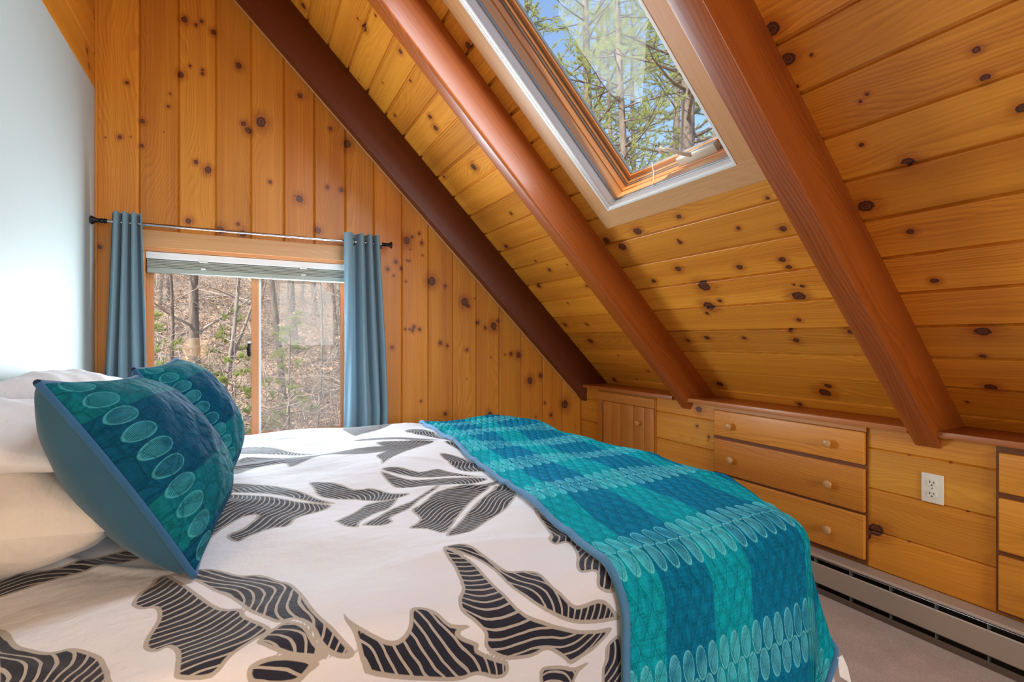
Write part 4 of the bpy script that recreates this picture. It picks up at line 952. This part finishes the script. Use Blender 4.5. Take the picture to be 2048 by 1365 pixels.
# ---------------------------------------------------------------- the woods outside
rng = random.Random(5)
def gz(x, y):
    return -3.4 + .30*max(0, y-12.5) + .05*max(0, x-6) + .22*math.sin(x*.5+y*.3) + .12*math.sin(x*1.3-y*.7)
n = 90; vs = []; uv = []
for i in range(n):
    for j in range(n):
        x = -35+90*i/(n-1); y = -12+75*j/(n-1); vs.append((x, y, gz(x, y))); uv.append((x, y))
b = B(); b.add(vs, grid_faces(n, n), uv); o = b.mesh('ground_outside', 'litter', smooth=180); struct(o, 'wooded slope covered in fallen leaves')
def limb(b, p, d, L, r, depth, tips, rr, nseg=4, gnarl=.22, up=.04, sides=5, minr=.003):
    pts = [p.copy()]; rad = [r]; q = p.copy(); dd = d.copy()
    for k in range(nseg):
        dd = (dd+Vector((rr.uniform(-1, 1), rr.uniform(-1, 1), rr.uniform(-1, 1)+up*4))*gnarl*.5).normalized()
        q = q+dd*L/nseg; pts.append(q.copy()); rad.append(max(minr, r*(1-.75*(k+1)/nseg)))
    b.tube(pts, rad, sides, cap=False); tips.append((pts, depth))
    return pts, rad
def bare_tree(name, h, r, seed, nb=16, lean=(0, 0), fork=False, start=.25, leaves=0, bark='bark', label=None):
    """a leafless tree: trunk, branches and, for some, a few dry leaves"""
    rr = random.Random(seed); t = thing(name, label, 'tree', (0, 0, 0)); b = B(); tips = []
    K_ = 9; pts = []; rad = []
    for k in range(K_+1):
        q = k/K_; pts.append(Vector((lean[0]*q*h+math.sin(q*5+seed)*.02*h, lean[1]*q*h+math.cos(q*4+seed)*.015*h, q*h-.2))); rad.append(r*(1-.72*q)*(1.25 if k == 0 else 1))
    b.tube(pts, rad, 9, cap=False)
    if fork: limb(b, pts[2], Vector((.35, .1, 1)).normalized(), h*.7, r*.7, 0, tips, rr, 6, .10)
    b.mesh('trunk', bark, t, 180)
    b = B(); tips = []
    for k in range(nb):
        q = rr.uniform(start, .98); i = min(K_-1, int(q*K_)); p = pts[i].lerp(pts[i+1], q*K_-i); a = rr.uniform(0, 2*PI)
        d = Vector((math.cos(a), math.sin(a), rr.uniform(.1, .9))).normalized(); L = h*rr.uniform(.12, .26)*(1.15-q*.6)
        P_, R_ = limb(b, p, d, L, r*(1-.72*q)*.38, 1, tips, rr, 5, .30, .05, 5)
        for m_ in range(6):
            s_ = rr.uniform(.25, 1); ii = min(4, int(s_*5)); pp = P_[ii].lerp(P_[ii+1], s_*5-ii)
            d2 = (P_[ii+1]-P_[ii]).normalized()+Vector((rr.uniform(-1, 1), rr.uniform(-1, 1), rr.uniform(-.4, .9))); P2, R2 = limb(b, pp, d2.normalized(), L*rr.uniform(.25, .5), max(.004, R_[ii]*.45), 2, tips, rr, 4, .4, .02, 3)
            for m2 in range(3):
                ii = rr.randrange(1, 4); d3 = (P2[ii+1]-P2[ii]).normalized()+Vector((rr.uniform(-1, 1), rr.uniform(-1, 1), rr.uniform(-.5, .7))); limb(b, P2[ii], d3.normalized(), L*rr.uniform(.12, .25), .0035, 3, tips, rr, 3, .4, 0, 3, .002)
    b.mesh('branches', 'twig' if bark == 'bark' else bark, t, 180)
    if leaves:
        b = B(); pool = [p for p, dp in tips if dp >= 2]
        for k in range(leaves):
            P_ = rr.choice(pool); p = rr.choice(P_[1:]) + Vector((rr.gauss(0, .03), rr.gauss(0, .03), rr.gauss(-.02, .03))); leaf_quad(b, p, rr, .035)
        b.mesh('dry_leaves', 'dry_leaf', t)['kind'] = 'stuff'
    return t
def leaf_quad(b, p, rr, s, flat=False):
    x = Vector((rr.gauss(0, 1), rr.gauss(0, 1), rr.gauss(0, .35 if flat else 1))).normalized(); y = x.cross(Vector((rr.gauss(0, .35), rr.gauss(0, .35), 1)) if flat else Vector((rr.gauss(0, 1), rr.gauss(0, 1), rr.gauss(0, 1)))).normalized()
    s *= rr.uniform(.6, 1.5); z = x.cross(y)*s*.25
    b.add([p-x*s, p+y*s*.55+z, p+x*s, p-y*s*.55+z], [(0, 1, 2), (0, 2, 3)], None, 9, 1)
def tuft(V_, F_, p, d, rr, L=.13, n=9, w=.005):
    for _ in range(n):
        q = (d+Vector((rr.gauss(0, .55), rr.gauss(0, .55), rr.gauss(0, .45)))).normalized()*L*rr.uniform(.7, 1.2)
        s_ = q.cross(Vector((rr.gauss(0, 1), rr.gauss(0, 1), rr.gauss(0, 1)))).normalized()*w
        o = len(V_); V_ += [tuple(p-s_), tuple(p+s_), tuple(p+q)]; F_.append((o, o+1, o+2))
def pine_tree(name, h, r, seed, label, nb=60, start=.22, blen=.17, mat='needles', tuf=5, needle=.13, nw=.006, droop=0.0, nn=9):
    rr = random.Random(seed); t = thing(name, label, 'tree', (0, 0, 0)); b = B(); pts = []; rad = []; K_ = 12
    for k in range(K_+1):
        q = k/K_; pts.append(Vector((math.sin(q*4+seed)*.012*h, math.cos(q*3+seed)*.012*h, q*h-.2))); rad.append(r*(1-.8*q))
    b.tube(pts, rad, 12, cap=False); b.mesh('trunk', 'bark', t, 180)
    b = B(); V_, F_ = [], []; tips = []
    for k in range(nb):
        q = start+(1-start)*(k+rr.random())/nb; i = min(K_-1, int(q*K_)); p = pts[i].lerp(pts[i+1], q*K_-i); a = rr.uniform(0, 2*PI)
        L = h*blen*rr.uniform(.6, 1.15)*(1.25-q)
        d = Vector((math.cos(a), math.sin(a), rr.uniform(-.25, .45)-droop)).normalized()
        P_, R_ = limb(b, p, d, L, max(.012, r*(1-.8*q)*.30), 1, tips, rr, 6, .34, .03, 6)
        for m_ in range(9):
            s_ = rr.uniform(.25, 1); ii = min(5, int(s_*6)); pp = P_[ii].lerp(P_[ii+1], s_*6-ii)
            d2 = ((P_[ii+1]-P_[ii]).normalized()+Vector((rr.uniform(-1, 1), rr.uniform(-1, 1), rr.uniform(-.5, .8)))).normalized()
            P2, R2 = limb(b, pp, d2, L*rr.uniform(.18, .36), max(.005, R_[ii]*.4), 2, tips, rr, 4, .4, .03, 3)
            for m2 in range(tuf):
                s2 = rr.uniform(.3, 1); jj = min(3, int(s2*4)); p3 = P2[jj].lerp(P2[jj+1], s2*4-jj); dd = (P2[jj+1]-P2[jj]).normalized()
                tuft(V_, F_, p3, dd+Vector((0, 0, .3)), rr, needle, nn, nw)
    b.mesh('branches', 'bark', t, 180)
    b = B(); b.add(V_, F_, None, 9, 1); f_ = b.mesh('needles', mat, t); f_['kind'] = 'stuff'
    return t
def copy_tree(o, loc, rz, s, label, group=None):
    c = o.copy(); C.objects.link(c); c.location = loc; c.rotation_euler = (0, 0, rz); c.scale = (s, s, s); c['label'] = label
    if group: c['group'] = group
    for ch in o.children:
        d = ch.copy(); C.objects.link(d); d.parent = c
    return c
def put(o, x, y, rz=0, s=1.0, dz=0):
    o.location = (x, y, gz(x, y)+dz); o.rotation_euler = (0, 0, rz); o.scale = (s, s, s); return o
# trees one can tell apart through the gable window
GRP = 'bare trees on the slope beyond the gable window'
put(bare_tree('forest_tree', 13, .150, 3, 20, (.02, 0), label='thickest trunk in the left window pane, rough grey-brown bark', start=.2), -1.12, 16.2)
put(bare_tree('forest_tree', 10, .060, 12, 22, (.06, 0), True, .15, 0, 'bark_grey', 'thin forked grey tree just right of the thickest trunk in the left pane'), -.66, 14.8)
put(bare_tree('forest_tree', 10, .055, 31, 20, (-.03, .03), False, .12, 260, 'bark', 'leaning thin tree with a few tan leaves, left of the thickest trunk'), -1.75, 15.0)
put(bare_tree('forest_tree', 9, .045, 44, 20, (.01, .02), False, .12, 120, 'bark_grey', 'slim straight grey trunk standing in the open leafy patch of the right pane'), 1.72, 15.2)
put(bare_tree('forest_tree', 12, .105, 52, 22, (-.01, .01), False, .2, 0, 'bark', 'dark trunk near the left edge of the right window pane'), .78, 17.5)
protos = [bare_tree('forest_tree', 11, .075, 61, 22, (.03, .01), False, .12, 200, 'bark', 'x'), bare_tree('forest_tree', 12, .10, 72, 22, (-.02, .02), True, .15, 0, 'bark_grey', 'x'), bare_tree('forest_tree', 9, .05, 83, 26, (.05, -.02), False, .08, 300, 'bark', 'x'), bare_tree('forest_tree', 13, .12, 94, 20, (.0, .0), False, .2, 0, 'bark', 'x')]
LBL = ['bare grey-brown forest tree with thin branches behind the gable window', 'forked pale grey forest tree behind the gable window', 'slender leaning forest tree with tan leaves behind the gable window', 'stout bare forest tree behind the gable window']
spots = []
for k in range(60):
    y = 18.0+26*(k/60)**.9+rng.uniform(-.5, .5); x = y*rng.uniform(-.34, .40); spots.append((x, y))
for k, (x, y) in enumerate(spots):
    i = k % 4
    if k < 4: o = protos[k]; o['label'] = LBL[k]; o['group'] = GRP+': '+['thin', 'forked', 'leaning', 'stout'][k]; put(o, x, y, rng.uniform(0, 6), rng.uniform(.9, 1.2))
    else: copy_tree(protos[i], (x, y, gz(x, y)), rng.uniform(0, 6), rng.uniform(.8, 1.3), LBL[i], GRP+': '+['thin', 'forked', 'leaning', 'stout'][i])
put(pine_tree('pine_sapling', 4.6, .04, 7, 'young green pine at the left edge of the left window pane', 34, .1, .22, 'needles_light', 5, .09, .0025, nn=20), -1.75, 11.8)
put(pine_tree('pine_sapling', 4.4, .04, 9, 'young green pine behind the left part of the right window pane', 34, .1, .22, 'needles_light', 5, .09, .0025, nn=20), .95, 13.2)
put(pine_tree('pine_sapling', 3.2, .03, 10, 'sparse low pine seen low between the trunks of the left pane', 26, .1, .25, 'needles_light', 4, .09, .0025, nn=20), -.25, 12.9)
put(pine_tree('pine_sapling', 3.6, .03, 14, 'airy pale pine in front of the upper middle of the left pane', 24, .25, .25, 'needles_light', 4, .09, .0025, nn=20), -.35, 15.6)
# brush and fallen leaves: nobody could count them
b = B()
for k in range(9000):
    y = 12.3+30*rng.random()**1.3; x = y*rng.uniform(-.34, .40); p = Vector((x, y, gz(x, y)+rng.random()**1.4*(1.2+.10*y))); d = Vector((rng.gauss(0, 1), rng.gauss(0, .6), rng.gauss(.5, .7))).normalized(); L = rng.uniform(.3, 1.3); q = p+d*L*.5+Vector((rng.gauss(0, .08), 0, rng.gauss(0, .08))); b.tube([p, q, q+(d+Vector((rng.gauss(0, .4), 0, rng.gauss(0, .4))))*L*.5], [.007+.0003*y, .006+.0002*y, .003], 3, cap=False)
o = b.mesh('underbrush', 'twig', smooth=180); tag(o, 'tangle of thin grey twigs covering the slope outside the gable window', 'underbrush', kind='stuff')
b = B()
for k in range(26000):
    y = 10.0+26*rng.random()**1.1; x = y*rng.uniform(-.40, .46); leaf_quad(b, Vector((x, y, gz(x, y)+rng.random()*.06)), rng, .065, True)
for k in range(2600):
    y = 13+22*rng.random(); x = y*rng.uniform(-.34, .40); leaf_quad(b, Vector((x, y, gz(x, y)+rng.random()**1.5*3)), rng, .05)
o = b.mesh('fallen_leaves', 'dry_leaf'); tag(o, 'tan fallen leaves strewn over the slope outside the gable window', 'leaves', kind='stuff')
# tall pines above the skylight
GP = 'tall pines beyond the skylight'
P1 = pine_tree('tall_pine', 19, .21, 21, 'tall pine with a straight trunk in the upper left of the skylight', 80, .18, .17, 'needles', 6, .12, .0032, nn=26); put(P1, 9.1, 12.3, .4)
P2 = pine_tree('tall_pine', 17, .15, 23, 'pine with crooked bare branches in the middle of the skylight', 80, .2, .20, 'needles', 5, .12, .0032, nn=26); put(P2, 8.9, 10.3, 2.0)
P3 = pine_tree('tall_pine', 19, .26, 27, 'thickest pine trunk, low at the right of the skylight', 60, .40, .17, 'needles', 6, .12, .0032, nn=26); put(P3, 9.6, 9.15, 1.0)
for (x, y, s, i, lb) in ((10.5, 18, 1.1, 0, 'pine farthest to the left behind the skylight trunks'), (15, 19, 1.2, 1, 'distant pine crown between the left and middle skylight trunks'), (17, 16, 1.15, 0, 'distant pine behind the thickest skylight trunk'), (14.5, 12.0, 1.1, 1, 'pine crown right of the thickest skylight trunk'), (19, 21, 1.35, 1, 'pine crown highest and most distant in the skylight'), (12.5, 15.2, 1.0, 1, 'hazy pine in the middle distance of the skylight')):
    copy_tree((P1, P2)[i], (x, y, gz(x, y)), x*1.7, s, lb)

# ---------------------------------------------------------------- lift everything so that the floor is z = 0
for o in list(bpy.data.objects):
    if o.parent is None: o.location.z += EYE
